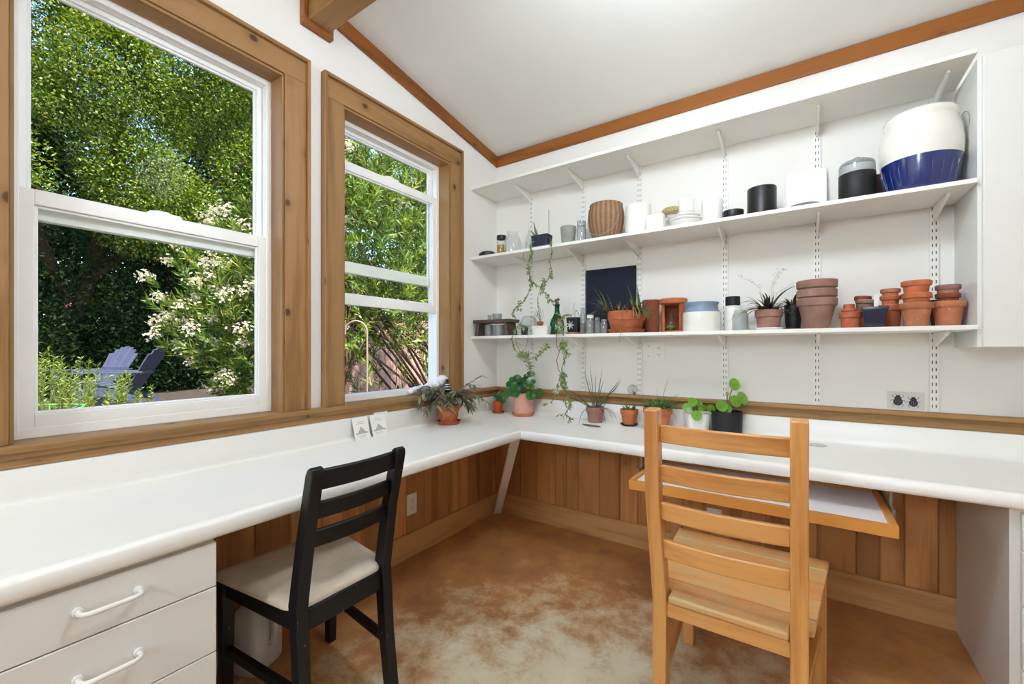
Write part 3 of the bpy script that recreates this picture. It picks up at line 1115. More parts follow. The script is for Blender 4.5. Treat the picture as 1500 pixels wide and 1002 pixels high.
# grey pot, lidded glass jar
round_thing('flower_pot', 'empty grey stoneware pot on the middle shelf', 'pot', (.695, -.195, S2), mug(.050, .122, .004, .039), 'greystone')
j = thing('glass_jar', 'slim clear glass jar with glass stopper beside the wicker basket', 'jar', (.785, -.20, S2))
MB().lathe([(0, 0), (.027, 0), (.029, .004), (.029, .095), (.023, .108), (.023, .113)], 28).build('jar_body', M['glassg'], j)
MB().lathe([(0, .112), (.026, .112), (.027, .116), (.027, .138), (.024, .142), (0, .142)], 28).build('stopper', M['glassg'], j)

# wicker basket
b = thing('wicker_basket', 'round tan wicker basket with a wire handle on the middle shelf', 'basket', (.930, -.165, S2))
MB().lathe([(0, 0), (.066, 0), (.072, .006), (.092, .055), (.104, .110), (.106, .145), (.101, .190), (.095, .212), (.098, .217), (.096, .221), (.091, .219), (.090, .212),
            (.098, .150), (.085, .055), (.064, .012), (0, .012)], 48).build('basket_body', M['wicker'], b, smooth=60)
pts = []
for i in range(17):
    a = PI * i / 16
    pts.append((-.102 * math.cos(a), -.020 - .092 * math.sin(a), .205 - .185 * math.sin(a) ** .7 if 0 < i < 16 else .205))
MB().tube(pts, .0016, 6).build('handle', M['wire'], b)

round_thing('canister', 'tall white cylinder pot next to the wicker basket', 'pot', (1.122, -.165, S2), mug(.0715, .178, .006), 'cerm')
tag(MB().box(-.044, .044, -.020, .020, 0, .084).build('box', M['paper'], None, (1.246, -.255, S2), bevel=.001), 'small white box near the middle shelf edge', 'box')
b = thing('scrub_brush', 'round tan bristle brush with white handle behind the white box', 'brush', (1.296, -.105, S2))
MB().lathe([(0, .112), (.046, .112), (.056, .124), (.056, .140), (.046, .150), (0, .152)], 30).build('bristles', M['bristle'], b)
MB().lathe([(0, 0), (.018, 0), (.019, .004), (.012, .05), (.014, .09), (.030, .104), (.034, .112), (0, .112)], 24).build('handle', M['cer'], b)
for k in range(3):
    r = (.076, .080, .074)[k]
    round_thing('bowl', ('lowest', 'middle', 'uppermost')[k] + ' wide white dish of the little stack on the middle shelf', 'dish', (1.382, -.190, S2 + .0155 * k),
                [(0, 0), (.040, 0), (.042, .004), (r * .82, .020), (r, .034), (r, .037), (r * .97, .037), (r * .78, .024), (.036, .0095), (0, .0095)], 'cer')
round_thing('bowl', 'small white footed bowl on the stacked white dishes', 'bowl', (1.382, -.190, S2 + .0408), [(0, 0), (.034, 0), (.036, .003), (.037, .020), (.043, .044), (.041, .045), (.033, .022), (.030, .008), (0, .008)], 'cer')
round_thing('cup', 'white cup standing on top of the white dish stack', 'cup', (1.388, -.190, S2 + .0862), mug(.040, .070, .004, .038), 'cer')
round_thing('canister', 'medium white cylinder pot right of the white dish stack', 'pot', (1.510, -.165, S2), mug(.0505, .138, .005), 'cer')
round_thing('bowl', 'low black bowl next to the black canister', 'bowl', (1.612, -.205, S2), mug(.049, .050, .004, .045), 'blk')
round_thing('canister', 'black cylinder canister on the middle shelf', 'canister', (1.734, -.165, S2), mug(.063, .150, .005), 'blk')
tag(MB().box(-.004, .004, -.003, .003, 0, .118).build('paint_stick', M['paper'], None, (1.640, -.10, S2), bevel=.0005), 'narrow white stick standing behind the black bowl', 'stick')
o = MB().box(-.084, .084, -.011, 0, 0, .240).build('serving_tile', M['cer'], None, (1.914, -.062, S2 + .0015), bevel=.004)
o.rotation_euler = (-.17, 0, 0)
tag(o, 'square glossy white plate leaning on the wall on the middle shelf', 'plate')
o = round_thing('platter', 'grey oval platter lying in front of the leaning white plate', 'platter', (1.908, -.205, S2),
                [(0, .030), (.050, .030), (.056, .028), (.094, .008), (.094, .004), (.090, .003), (.05, .020), (.0, .022)], 'slate')
o.scale = (1, .85, 1)
o.location.z = S2 - .0029
# dark banded glass jar
j = thing('glass_jar', 'big glass jar with a wide black band and glass lid', 'jar', (2.098, -.175, S2))
R = .064
MB().lathe([(0, 0), (R - .004, 0), (R, .006), (R, .168), (R - .006, .174)], 40).build('jar_body', M['glassg'], j)
MB().lathe([(R + .0008, .020), (R + .0014, .021), (R + .0014, .131), (R + .0008, .132)], 40).build('band', M['blkm'], j)
MB().lathe([(R - .005, .150), (R - .003, .174), (R - .002, .176), (R - .006, .183), (R - .022, .192), (.016, .196), (.010, .199), (.012, .206), (0, .208)], 40).build('lid', M['glassg'], j)
MB().lathe([(R - .0015, .132), (R - .0015, .164)], 40).build('liner', M['cerm'], j)
round_thing('brown_pot', 'small brown pot tucked behind the big crock', 'pot', (2.168, -.052, S2), [(0, 0), (.028, 0), (.036, .03), (.036, .09), (.024, .13), (.026, .15), (.022, .15), (.02, .13), (0, .12)], 'brown')
# crock
c = thing('stoneware_crock', 'large round white crock with cobalt blue base on the middle shelf', 'crock', (2.303, -.166, S2))
prof = [(0, .0), (.092, 0), (.096, .003), (.104, .020), (.117, .070), (.1245, .118), (.1275, .135), (.1310, .165), (.1315, .200), (.127, .245), (.118, .282), (.113, .294), (.1155, .300), (.1165, .318), (.112, .328), (.104, .330),
        (.101, .322), (.104, .290), (.118, .22), (.118, .14), (.09, .012), (0, .012)]
m = MB()
m.m = 0
m.lathe(prof[:7], 56)
m.m = 1
m.lathe(prof[6:], 56)
m.build('crock_body', [M['cobalt'], M['cream']], c, smooth=60)
m = MB()
for k in range(22):                                # moulded staves on the blue base
    a = 2 * PI * k / 22
    pts = []
    for r, z in ((.1035, .022), (.1115, .050), (.1178, .078), (.1228, .106)):
        pts.append((math.cos(a) * r, math.sin(a) * r, z))
    m.tube(pts, [.0015, .0028, .0028, .0015], 6)
m.build('staves', M['cobalt'], c, smooth=70)
pts = []
for i in range(13):
    a = -.15 + 1.3 * PI * i / 12
    pts.append((.118 + .003 * i - .02 * max(0, i - 8), -.045 - .012 * i * .5, .288 - .020 * i + .006 * math.sin(i)))
pts = [(.116, -.03, .285), (.121, -.045, .292), (.127, -.058, .284), (.130, -.066, .262), (.129, -.070, .24), (.126, -.072, .225)]
MB().tube(pts, .0017, 6).build('bail_handle', M['wire'], c)

# ================================================================ lowest shelf, from the corner
st = thing('wooden_stand', 'small dark wooden bench at the window end of the lowest shelf', 'stand', (.164, -.232, S1))
MB().box(-.150, .150, -.066, .066, .088, .110).build('top_board', M['darkwood'], st, bevel=.002)
for s_ in (-1, 1):
    MB().sweep([(s_ * .128, 0, 0), (s_ * .112, 0, .088)], [[(-.012, -.058), (.012, -.058), (.012, .058), (-.012, .058)]] * 2, (0, 1, 0)).build('leg', M['darkwood'], st, bevel=.002)
def tumbler(lb, x, y, z, r, h, n=28):
    return round_thing('glass_tumbler', lb, 'glass', (x, y, z), [(0, .004), (r * .86, .004), (r * .86, 0), (r * .9, 0), (r, h), (r - .002, h), (r * .84, .006), (0, .006)], 'glassg', n)
tumbler('clear glass under the left part of the dark bench', .104, -.236, S1, .030, .080)
tumbler('wider clear glass under the right part of the dark bench', .193, -.236, S1, .048, .076)
tumbler('tiny glass standing on the dark bench nearest the window', .108, -.23, S1 + .1102, .014, .036)
tumbler('clear glass bowl standing on the dark bench', .168, -.225, S1 + .1102, .034, .042)

round_thing('glass_globe', 'clear round glass globe beside the dark bench', 'glass globe', (.372, -.145, S1),
            [(0, .002), (.022, 0), (.026, .003), (.048, .030), (.060, .066), (.060, .084), (.049, .116), (.032, .134), (.026, .137)], 'glass')
# white trough with twigs
w_ = thing('planter', 'small white trough planter on the lowest shelf', 'planter', (.520, -.225, S1))
loft([(.048, .030, .01, 0), (.054, .034, .012, .02), (.060, .038, .012, .052), (.062, .040, .012, .058), (.056, .034, .011, .058), (.050, .030, .01, .046)]).build('planter_body', M['cer'], w_, smooth=50)
p = thing('clay_pot', 'tiny red clay pot with dry twigs on the white trough', 'pot', (.510, -.225, S1 + .0583))
MB().lathe([(0, 0), (.012, 0), (.020, .010), (.022, .020), (.018, .030), (.015, .030), (0, .028)], 20).build('pot_body', M['tc_red'], p)
m = MB()
for k in range(9):
    a = rv(0, 6.28)
    d_ = Vector((math.cos(a) * .5, math.sin(a) * .3, 1))
    q = Vector((0, 0, .028))
    pts = [q]
    for i in range(5):
        d_ = (d_ + Vector((rv(-.4, .4), rv(-.4, .2), rv(-.1, .2)))).normalized()
        q = q + d_ * rv(.012, .026)
        pts.append(q)
    m.tube(pts, [.0011, .001, .0009, .0008, .0007, .0005], 5)
M['twig'] = flat('dry_twig', (128, 110, 92), .8)
m.build('twigs', M['twig'], p)
# green bottle
b = thing('glass_bottle', 'squat emerald green glass bottle on the lowest shelf', 'bottle', (.600, -.165, S1))
MB().lathe([(0, .004), (.036, 0), (.043, .005), (.045, .03), (.045, .075), (.040, .098), (.026, .122), (.017, .142), (.015, .165), (.015, .186), (.018, .188), (.018, .197), (.013, .197)], 36).build('bottle_body', M['greenglass'], b, smooth=60)
m = MB().ball((0, 0, .205), .013, 12, 8)
m.ball((-.006, -.003, .222), .011, 10, 6)
m.ball((.008, 0, .228), .010, 10, 6)
M['cork'] = flat('dried_seed_head', (110, 104, 82), .85, var=.3, nscale=80)
m.build('stopper', M['cork'], b, smooth=60)
j = thing('spice_jar', 'tiny glass jar with a red lid by the green bottle', 'jar', (.668, -.250, S1))
MB().lathe([(0, 0), (.017, 0), (.018, .003), (.018, .075), (.016, .080)], 20).build('jar_body', M['glassg'], j)
MB().lathe([(0, .098), (.017, .098), (.0185, .096), (.0185, .080), (0, .080)], 20).build('lid', M['redlid'], j)

# glass condiment jars
for lb, x, r, h, mat, ch_ in (('tall slim bottle with brown seeds, nearest the black square pot', .806, .015, .160, 'seeds', .42), ('glass shaker of speckled seeds before the navy board', .856, .026, .114, 'speck', .74),
                              ('small glass jar between the shaker and the wide clay planter', .902, .018, .096, 'glassg', .3), ('short glass jar touching the wide clay planter', .941, .019, .084, 'glassg', .3)):
    j = thing('spice_jar', lb, 'jar', (x, -.226, S1), group='glass jars before the navy board')
    MB().lathe([(0, 0), (r - .002, 0), (r, .003), (r, h * .72), (r * .72, h * .82), (r * .72, h * .84)], 24).build('jar_body', M['glassg'], j)
    if mat != 'glassg':
        MB().lathe([(0, .003), (r - .0025, .003), (r - .0025, h * ch_), (0, h * ch_ + .002)], 20).build('contents', M[mat], j)
    MB().lathe([(0, h), (r * .74, h), (r * .8, h - .003), (r * .8, h * .83), (0, h * .83)], 20).build('lid', M['frost' if mat != 'speck' else 'cer'], j)

tag(MB().box(.7365, 1.0635, -.0245, -.0130, S1, 1.714).build('pin_board', M['navyb'], bevel=.001), 'dark navy board standing against the wall on the lowest shelf', 'board')

# terracotta pieces behind the wide planter
m = MB()
pts = []
for k in range(9):
    a = PI * (1.1 + .8 * k / 8)
    pts.append((.052 * math.cos(a), .05 * math.sin(a) + .02))
inner = [(x * .86, y * .86 + .003) for x, y in pts][::-1]
m.prism(pts + inner, 2, 0, .196)
tag(m.build('clay_tile', M['tc_deep'], None, (1.170, -.085, S1), smooth=40), 'curved terracotta tile standing behind the wide clay planter', 'tile')
l_ = thing('clay_lantern', 'open fronted terracotta lantern with a broad round top on the lowest shelf', 'lantern', (1.300, -.098, S1))
MB().lathe([(0, .160), (.066, .160), (.074, .166), (.075, .186), (.071, .192), (.055, .192), (0, .188)], 40).build('top', M['tc'], l_)
MB().lathe([(0, 0), (.066, 0), (.068, .004), (.066, .012), (0, .012)], 40).build('base', M['tc'], l_)
for a0, a1 in ((-.72, .02), (PI - .25, PI + .72)):
    m = MB()
    pts = []
    for k in range(6):
        a = a0 + (a1 - a0) * k / 5
        pts.append((.064 * math.cos(a), .064 * math.sin(a)))
    inner = [(x * .8, y * .8) for x, y in pts][::-1]
    m.prism(pts + inner, 2, .012, .160)
    m.build('front_post', M['tc'], l_, smooth=40)
m = MB()
pts = []
for k in range(13):
    a = .35 + (PI - .7) * k / 12
    pts.append((.064 * math.cos(a), .064 * math.sin(a)))
inner = [(x * .85, y * .85) for x, y in pts][::-1]
m.prism(pts + inner, 2, .012, .160)
m.build('back_wall', M['tc_deep'], l_, smooth=40)
v_ = thing('glass_vase', 'teardrop glass vase with moss inside the terracotta lantern', 'vase', (1.293, -.118, S1 + .0122))
MB().lathe([(0, 0), (.018, 0), (.030, .012), (.034, .030), (.028, .052), (.012, .075), (.006, .092), (.0065, .10)], 28).build('vase_body', M['glass'], v_, smooth=60)
M['moss'] = flat('moss', (112, 140, 70), .95, var=.4, nscale=90, bump=.8)
MB().lathe([(0, .002), (.018, .002), (.028, .012), (.030, .022), (.02, .028), (0, .030)], 20).build('moss', M['moss'], v_)

# blue rimmed crock
c = thing('stoneware_crock', 'white crock with blue grey rim beside the terracotta lantern', 'crock', (1.459, -.170, S1))
m = MB()
prof = [(0, 0), (.088, 0), (.092, .005), (.0935, .085), (.091, .102), (.084, .112), (.080, .120), (.079, .138), (.085, .150), (.084, .154), (.078, .154), (.074, .142), (.084, .1), (.084, .01), (0, .01)]
m.m = 0
m.lathe(prof[:5], 48)
m.m = 1
m.lathe(prof[4:12], 48)
m.m = 0
m.lathe(prof[11:], 48)
m.build('crock_body', [M['cream'], M['bluegrey']], c, smooth=50)
b = thing('lotion_bottle', 'white bottle with square black cap behind the frosted jar', 'bottle', (1.600, -.108, S1))
MB().lathe([(0, 0), (.036, 0), (.039, .004), (.039, .118), (.034, .132), (.022, .138), (0, .138)], 32).build('bottle_body', M['cer'], b, smooth=50)
MB().lathe([(0, .182), (.033, .182), (.035, .180), (.035, .139), (0, .139)], 32).build('cap', M['blkm'], b)
j = thing('glass_jar', 'cloudy grey glass jar in front of the black capped bottle', 'jar', (1.646, -.218, S1))
MB().lathe([(0, 0), (.033, 0), (.035, .004), (.035, .072), (.030, .086), (.026, .092), (.027, .100), (.024, .100)], 32).build('jar_body', M['frost'], j, smooth=50)
tag(loft([(.026, .026, .005, 0), (.032, .032, .006, .104), (.029, .029, .005, .104), (.025, .025, .005, .02)]).build('flower_pot', M['cer'], None, (1.700, -.088, S1), smooth=40), 'square white pot behind the cloudy glass jar', 'pot')
round_thing('flower_pot', 'round white pot behind the dusty clay plant pot', 'pot', (1.815, -.075, S1), mug(.030, .112, .004, .026), 'cer')

# stacks of clay pots, each pot a thing
def stack(x, y, spec, word, z=S1):
    """spec: (top radius, bottom radius, height, z offset, material, label)"""
    for rt, rb, h, dz, mat, lb in spec:
        clay('clay_pot', lb, 'clay pot', (x, y, z + dz), rt, rb, h, mat, group='stacked clay pots')
stack(1.953, -.190, [(.0775, .046, .140, 0, 'tc_dust', 'bottom pot of the large dusty pink pot stack'),
                     (.0765, .045, .140, .040, 'tc_dust', 'second pot of the large dusty pink pot stack'),
                     (.0775, .045, .140, .082, 'tc_dust', 'top pot of the large dusty pink pot stack')], 'a')
clay('clay_pot', 'short orange clay pot left of the navy square pot', 'clay pot', (2.072, -.215, S1), .0405, .032, .072, 'tc_red', .36, group='stacked clay pots')
clay('clay_pot', 'tiny upturned clay pot on the short orange pot', 'clay pot', (2.068, -.215, S1 + .0722), .027, .020, .034, 'tc_red', .36, group='stacked clay pots', flip=True)
clay('clay_pot', 'dark clay pot behind the short orange pot', 'clay pot', (2.135, -.085, S1), .041, .028, .095, 'tc_deep', .3, group='stacked clay pots')
clay('clay_pot', 'greyish clay pot tilted in the pot behind the navy square pot', 'clay pot', (2.132, -.085, S1 + .046), .040, .027, .088, 'tc_dust', .2, (0.03, .10, 0), group='stacked clay pots')
clay('clay_pot', 'small clay pot topping the tilted greyish pot', 'clay pot', (2.124, -.085, S1 + .092), .031, .022, .058, 'tc_deep', .34, (0, .06, 0), group='stacked clay pots')
n_ = thing('flower_pot', 'square navy glazed pot with white plant label', 'pot', (2.152, -.238, S1), -.1)
loft([(.029, .029, .004, 0), (.031, .031, .004, .006), (.041, .041, .005, .074), (.044, .044, .005, .076), (.044, .044, .005, .086), (.040, .040, .005, .086), (.036, .036, .004, .06)]).build('pot_body', M['navyg'], n_, smooth=40)
MB().box(-.007, .007, -.0012, .0012, .02, .142).build('plant_label', M['paper'], n_, (.004, .01, 0))
stack(2.214, -.140, [(.043, .031, .100, 0, 'tc_red', 'base pot of the slim stack behind the navy square pot'),
                     (.0345, .026, .076, .064, 'tc', 'middle pot of the slim stack behind the navy square pot'),
                     (.0335, .026, .070, .100, 'tc_pale', 'top pot of the slim stack behind the navy square pot')], 'b')
stack(2.284, -.215, [(.0525, .036, .098, 0, 'tc_pale', 'base pot of the bright orange stack, second stack from the cabinet'),
                     (.0465, .034, .088, .050, 'tc', 'middle pot of the bright orange stack, second stack from the cabinet'),
                     (.0465, .034, .088, .100, 'tc', 'top pot of the bright orange stack, second stack from the cabinet')], 'c')
stack(2.385, -.175, [(.0525, .036, .102, 0, 'tc_pale', 'base pot of the stack nearest the wall cabinet'),
                     (.0375, .028, .078, .056, 'tc_deep', 'middle pot of the stack nearest the wall cabinet'),
                     (.0380, .028, .078, .090, 'tc_pink', 'top pot of the stack nearest the wall cabinet')], 'd')
round_thing('nursery_pot', 'black plastic pot behind the stack nearest the wall cabinet', 'pot', (2.392, -.062, S1), mug(.046, .118, .003, .034), 'blkm')

# ================================================================ things on the worktop, rail and sill
def printed_card(label, loc, rz, lean, w, h):
    c = thing('card', label, 'card', loc, rz)
    c.rotation_euler = (-lean, 0, rz)
    MB().box(-w / 2, w / 2, 0, .0015, 0, h).build('sheet', M['paper'], c)
    m = MB()
    k = -.0004
    hills = [(-.40, .28), (-.22, .34), (-.14, .46), (-.10, .44), (-.08, .56), (.02, .56), (.06, .48), (.10, .50), (.20, .36), (.40, .30), (.40, .26), (-.40, .24)]
    m.prism([(a * w, b * h) for a, b in hills], 1, k, 0)
    for a, b, z in ((-.3, .25, .16), (-.26, .2, .10)):
        m.box(a * w, b * w, k, 0, z * h, z * h + .0016)
    m.box(-.2 * w, .2 * w, k, 0, .80 * h, .80 * h + .002)
    m.box(-.26 * w, .26 * w, k, 0, .72 * h, .72 * h + .002)
    m.build('drawing', M['ink'], c)
    return c
printed_card('white card with a small grey hill drawing, nearest the black chair', (.060, -1.225, WT), PI / 2, .30, .090, .108)
printed_card('white card with a small grey hill drawing, nearer the striped leaf plant', (.062, -1.118, WT), PI / 2, .30, .095, .112)
o = MB().box(-.045, .045, 0, .0015, 0, .128).build('card', M['paper'], None, (.034, -1.088, WT))
o.rotation_euler = (-.10, 0, PI / 2)
tag(o, 'plain pale card standing behind the two drawn cards', 'card')

# beetle print
c = thing('beetle_print', 'small print of two dark beetles propped on the right rail', 'print', (2.284, -.0045, .9262))
c.rotation_euler = (-.02, 0, 0)
MB().box(-.070, .070, -.0018, 0, 0, .090).build('sheet', M['paper'], c)
MB().box(-.064, .064, -.0021, -.0018, .006, .084).build('picture', M['card'], c)
m = MB()
def ell(cx, cz_, rx, rz_, y, n=20):
    m.prism([(cx + rx * math.cos(2 * PI * k / n), cz_ + rz_ * math.sin(2 * PI * k / n)) for k in range(n)], 1, y - .0003, y)
def limb(pts, y=-.0021, r=.0009):
    for a, b in zip(pts, pts[1:]):
        m.bar((a[0], y - .0001, a[1]), (b[0], y - .0001, b[1]), .0016, .0003, (0, 1, 0))
for bx, bz, s_ in ((-.026, .042, 1.0), (.026, .038, .92)):
    m.m = 0
    ell(bx, bz - .004 * s_, .0165 * s_, .0175 * s_, -.0021)
    ell(bx, bz + .013 * s_, .0125 * s_, .007 * s_, -.0023)
    ell(bx, bz + .021 * s_, .0075 * s_, .0045 * s_, -.0023)
    m.m = 0
    for sg in (-1, 1):
        limb([(bx + sg * .010 * s_, bz + .014 * s_), (bx + sg * .019 * s_, bz + .020 * s_), (bx + sg * .018 * s_, bz + .027 * s_)])
        limb([(bx + sg * .014 * s_, bz + .002 * s_), (bx + sg * .022 * s_, bz + .004 * s_), (bx + sg * .025 * s_, bz - .003 * s_)])
        limb([(bx + sg * .012 * s_, bz - .012 * s_), (bx + sg * .019 * s_, bz - .018 * s_), (bx + sg * .012 * s_, bz - .027 * s_)])
        limb([(bx + sg * .004 * s_, bz + .024 * s_), (bx + sg * .008 * s_, bz + .030 * s_)])
    m.m = 1
    m.bar((bx, -.0026, bz - .018 * s_), (bx, -.0026, bz + .006 * s_), .0007, .0003, (0, 1, 0))
    for q in (-.007, .007):
        m.bar((bx + q * s_, -.0026, bz - .014 * s_), (bx + q * s_, -.0026, bz + .004 * s_), .0006, .0003, (0, 1, 0))
m.build('beetles', [M['inkd'], M['inkl']], c, smooth=0)

# glass bauble on the rail
b = thing('glass_bauble', 'clear glass bauble resting on the rail above the small clay pots', 'bauble', (1.046, -.028, .9265))
MB().ball((0, 0, .031), .031, 24, 14).build('globe', M['glass'], b, smooth=80)
m = MB().tube([(.004, -.002, .010), (.001, 0, .030), (.006, .002, .048)], [.003, .002, .001], 6)
m.ball((.010, -.004, .008), .008, 10, 6)
m.build('inner_sprig', M['twig'], b)

# sill pieces by the raised window
m = MB()
rr = random.Random(4)
for k in range(26):
    u = k / 25
    m.ball((rr.uniform(-.014, .014), -.125 + .25 * u, .016 + .045 * u * u + rr.uniform(-.004, .014)), rr.uniform(.016, .026) + .012 * u, 9, 6, 1, 1.2, .8)
tag(m.build('rock', M['rock'], None, (-.030, -.690, .934), smooth=50), 'lumpy white rock on the ledge of the raised window', 'rock')
v_ = thing('vase', 'tiny dark bottle vase with white pattern at the corner of the raised window', 'vase', (.022, -.568, .9262))
MB().lathe([(0, 0), (.014, 0), (.019, .008), (.021, .030), (.018, .050), (.009, .064), (.007, .078), (.010, .084), (.007, .084)], 24).build('vase_body', M['navyp'], v_, smooth=60)
m = MB()
for z, r in ((.020, .0212), (.036, .0210), (.050, .0184)):
    m.lathe([(r, z), (r + .0005, z + .001), (r + .0005, z + .004), (r, z + .005)], 24)
m.build('pattern', M['cer'], v_)
# ---------------------------------------------------------------- house plants
M['lf_pilea'] = leafmat('pilea_leaf', [(0, (22, 66, 26)), (.5, (40, 104, 36)), (1, (64, 140, 50))], .3, .2)
M['lf_lime'] = leafmat('lime_leaf', [(0, (98, 150, 44)), (.5, (120, 172, 60)), (1, (150, 188, 96))], .35, .35)
M['lf_trad'] = leafmat('striped_leaf', [(0, (84, 104, 66)), (.35, (116, 136, 96)), (.62, (146, 156, 134)), (.8, (118, 84, 92)), (1, (92, 46, 52))], .4, .2)
M['lf_grass'] = leafmat('grass_blade', [(0, (50, 62, 30)), (.6, (88, 96, 52)), (1, (120, 104, 66))], .45, .2)
M['lf_green'] = leafmat('fresh_grass', [(0, (50, 104, 44)), (.6, (84, 138, 66)), (1, (120, 156, 84))], .45, .25)
M['lf_aloe'] = leafmat('succulent_leaf', [(0, (72, 100, 56)), (.4, (104, 128, 72)), (.7, (134, 120, 74)), (1, (156, 92, 66))], .4, .1)
M['lf_dark'] = leafmat('dark_leaf', [(0, (36, 30, 24)), (.5, (58, 44, 34)), (.8, (84, 88, 46)), (1, (110, 120, 60))], .45, .1)
M['lf_vine'] = leafmat('vine_leaf', [(0, (84, 106, 56)), (.5, (120, 140, 84)), (1, (158, 172, 116))], .45, .25)
M['lf_pale'] = leafmat('pale_air_leaf', [(0, (150, 166, 144)), (.6, (180, 194, 172)), (1, (206, 212, 196))], .6, .2)
M['stem'] = flat('green_stem', (92, 104, 58), .6, var=.1)
M['stemr'] = flat('pinkish_stem', (150, 112, 88), .6, var=.1)
M['cable'] = flat('brown_cord', (138, 84, 60), .6)
TH = math.radians(34.077)


def potted(name, label, loc, cat='potted plant', rz=TH, group=None):
    return thing(name, label, cat, loc, rz, group)


def clear(m, p, worktop=False):
    """keep leaves and stems out of the walls, the rail and the worktop"""
    R_ = Matrix.Rotation(p.rotation_euler.z, 4, 'Z')
    Ri = R_.inverted()
    for i, v in enumerate(m.v):
        q = R_ @ Vector(v) + p.location
        low = q.z < .93
        q.x = max(q.x, .058 if low else .006)
        q.y = min(q.y, -.058 if low else -.017)
        if worktop:
            q.z = max(q.z, .7495)
        m.v[i] = tuple(Ri @ (q - p.location))
    return m


def soil(p, r, z):
    MB().lathe([(0, z), (r * .6, z + .001), (r, z - .002), (r, z - .008), (0, z - .008)], 24).build('soil', M['soil'], p, smooth=60)


def saucer(p, r, h, mat, z=0):
    MB().lathe([(0, z), (r * .82, z), (r * .86, z + .002), (r, z + h - .002), (r - .001, z + h), (r - .004, z + h), (r * .84, z + .005), (0, z + .005)], 36).build('saucer', M[mat], p)


def stems_leaves(p, items, stem, leafm, r, soilz, face, stemr=.0014):
    """round-leaved plant: items of (x, y, z, leaf radius)"""
    ms, ml = MB(), MB()
    for x, y, z, lr in items:
        top = Vector((x, y, z))
        b = Vector((rv(-.3, .3) * r, rv(-.3, .3) * r, soilz - .002))
        mid = (b + top) / 2 + Vector((-x * .12, -y * .12, .02))
        ms.tube([b, (b + mid) / 2 + Vector((0, 0, .008)), mid, (mid + top) / 2 + Vector((0, 0, .006)), top], [stemr * 1.3, stemr * 1.2, stemr, stemr, stemr * .7], 6)
        nrm = Vector(face) + Vector((x * 5, y * 2, rv(-.1, .4)))
        ml.disc(top, nrm, lr, 16, .14, rv(.92, 1.05))
    clear(ms, p).build('stems', M[stem], p, smooth=60)
    clear(ml, p).build('leaves', M[leafm], p, smooth=60, fix=False)


def blades(m, n, r, z, L, W, spread, droop, up=1.0, seg=7):
    for _ in range(n):
        a = rv(0, 2 * PI)
        q = random.random() ** .5 * r
        b = (math.cos(a) * q, math.sin(a) * q, z)
        s_ = rv(*spread)
        a2 = a + rv(-.5, .5)
        d_ = Vector((math.cos(a2) * s_, math.sin(a2) * s_, up))
        m.leaf(b, d_, Vector((-d_.x, -d_.y, .4 + s_)), rv(*L), rv(*W), rv(*droop), seg, base=.35)


# striped trailing plant by the window
p = potted('potted_plant', 'trailing plant with striped purple green leaves in a clay pot by the raised window', (.118, -.655, WT))
saucer(p, .072, .022, 'tc_red')
m = MB().lathe(potprof(.066, .050, .112, .3), 36, (0, 0, .0055))
m.build('pot', terracotta('terracotta_half_limed', (196, 96, 46), (176, 158, 128), .75), p)
soil(p, .056, .108)
ml, ms = MB(), MB()
for k in range(46):
    a = 2 * PI * k / 46 + rv(-.15, .15)
    reach = rv(.08, .20) if math.sin(a) < .5 else rv(.05, .10)
    q = Vector((math.cos(a) * rv(.0, .045), math.sin(a) * rv(0, .045), .105))
    d_ = Vector((math.cos(a), math.sin(a) * .7, rv(.9, 2.4))).normalized()
    pts = [q]
    n = 7
    dr = rv(.2, .75)
    for i in range(n):
        q = q + d_ * (reach * 1.5 / n)
        d_ = (d_ + Vector((0, 0, -dr * .55))).normalized()
        if q.z < .015:
            q.z = .015
            d_.z = max(d_.z, 0)
        pts.append(q.copy())
        if i > 0:
            for s_ in ((-1, 1) if i > 1 else (1,)):
                sd = d_.cross(Vector((0, 0, 1)))
                if sd.length < .1:
                    sd = Vector((math.sin(a), -math.cos(a), 0))
                ld = (d_ * .8 + sd.normalized() * (s_ * .75) + Vector((0, 0, rv(-.2, .35)))).normalized()
                if q.z < .05:
                    ld.z = abs(ld.z) * .4
                ml.leaf(q, ld, (0, 0, 1), rv(.045, .075), rv(.012, .018), rv(.2, .7) if q.z > .09 else .05, 5, base=.2)
    ms.tube(pts, [.0018] * len(pts), 5)
clear(ms, p, p.location.z < .8).build('stems', M['stemr'], p, smooth=60)
clear(ml, p, p.location.z < .8).build('leaves', M['lf_trad'], p, smooth=60, fix=False)

# little orange pot
p = potted('potted_plant', 'small green leaved plant in little orange clay pot in the corner', (.105, -.125, WT))
saucer(p, .045, .014, 'tc_red')
MB().lathe(potprof(.0345, .028, .082, .4, .003), 32, (0, 0, .0055)).build('pot', terracotta('terracotta_bright', (212, 92, 40), (220, 140, 100), .15), p)
soil(p, .028, .080)
it = [(-.02, -.02, .115, .016), (.0, -.03, .13, .018), (.015, -.03, .105, .022), (-.022, -.01, .138, .012), (.028, -.02, .128, .018), (.008, -.01, .145, .012), (-.008, -.035, .11, .017), (.035, -.03, .09, .02)]
stems_leaves(p, it, 'stem', 'lf_pilea', .02, .08, (0, -1, .5))

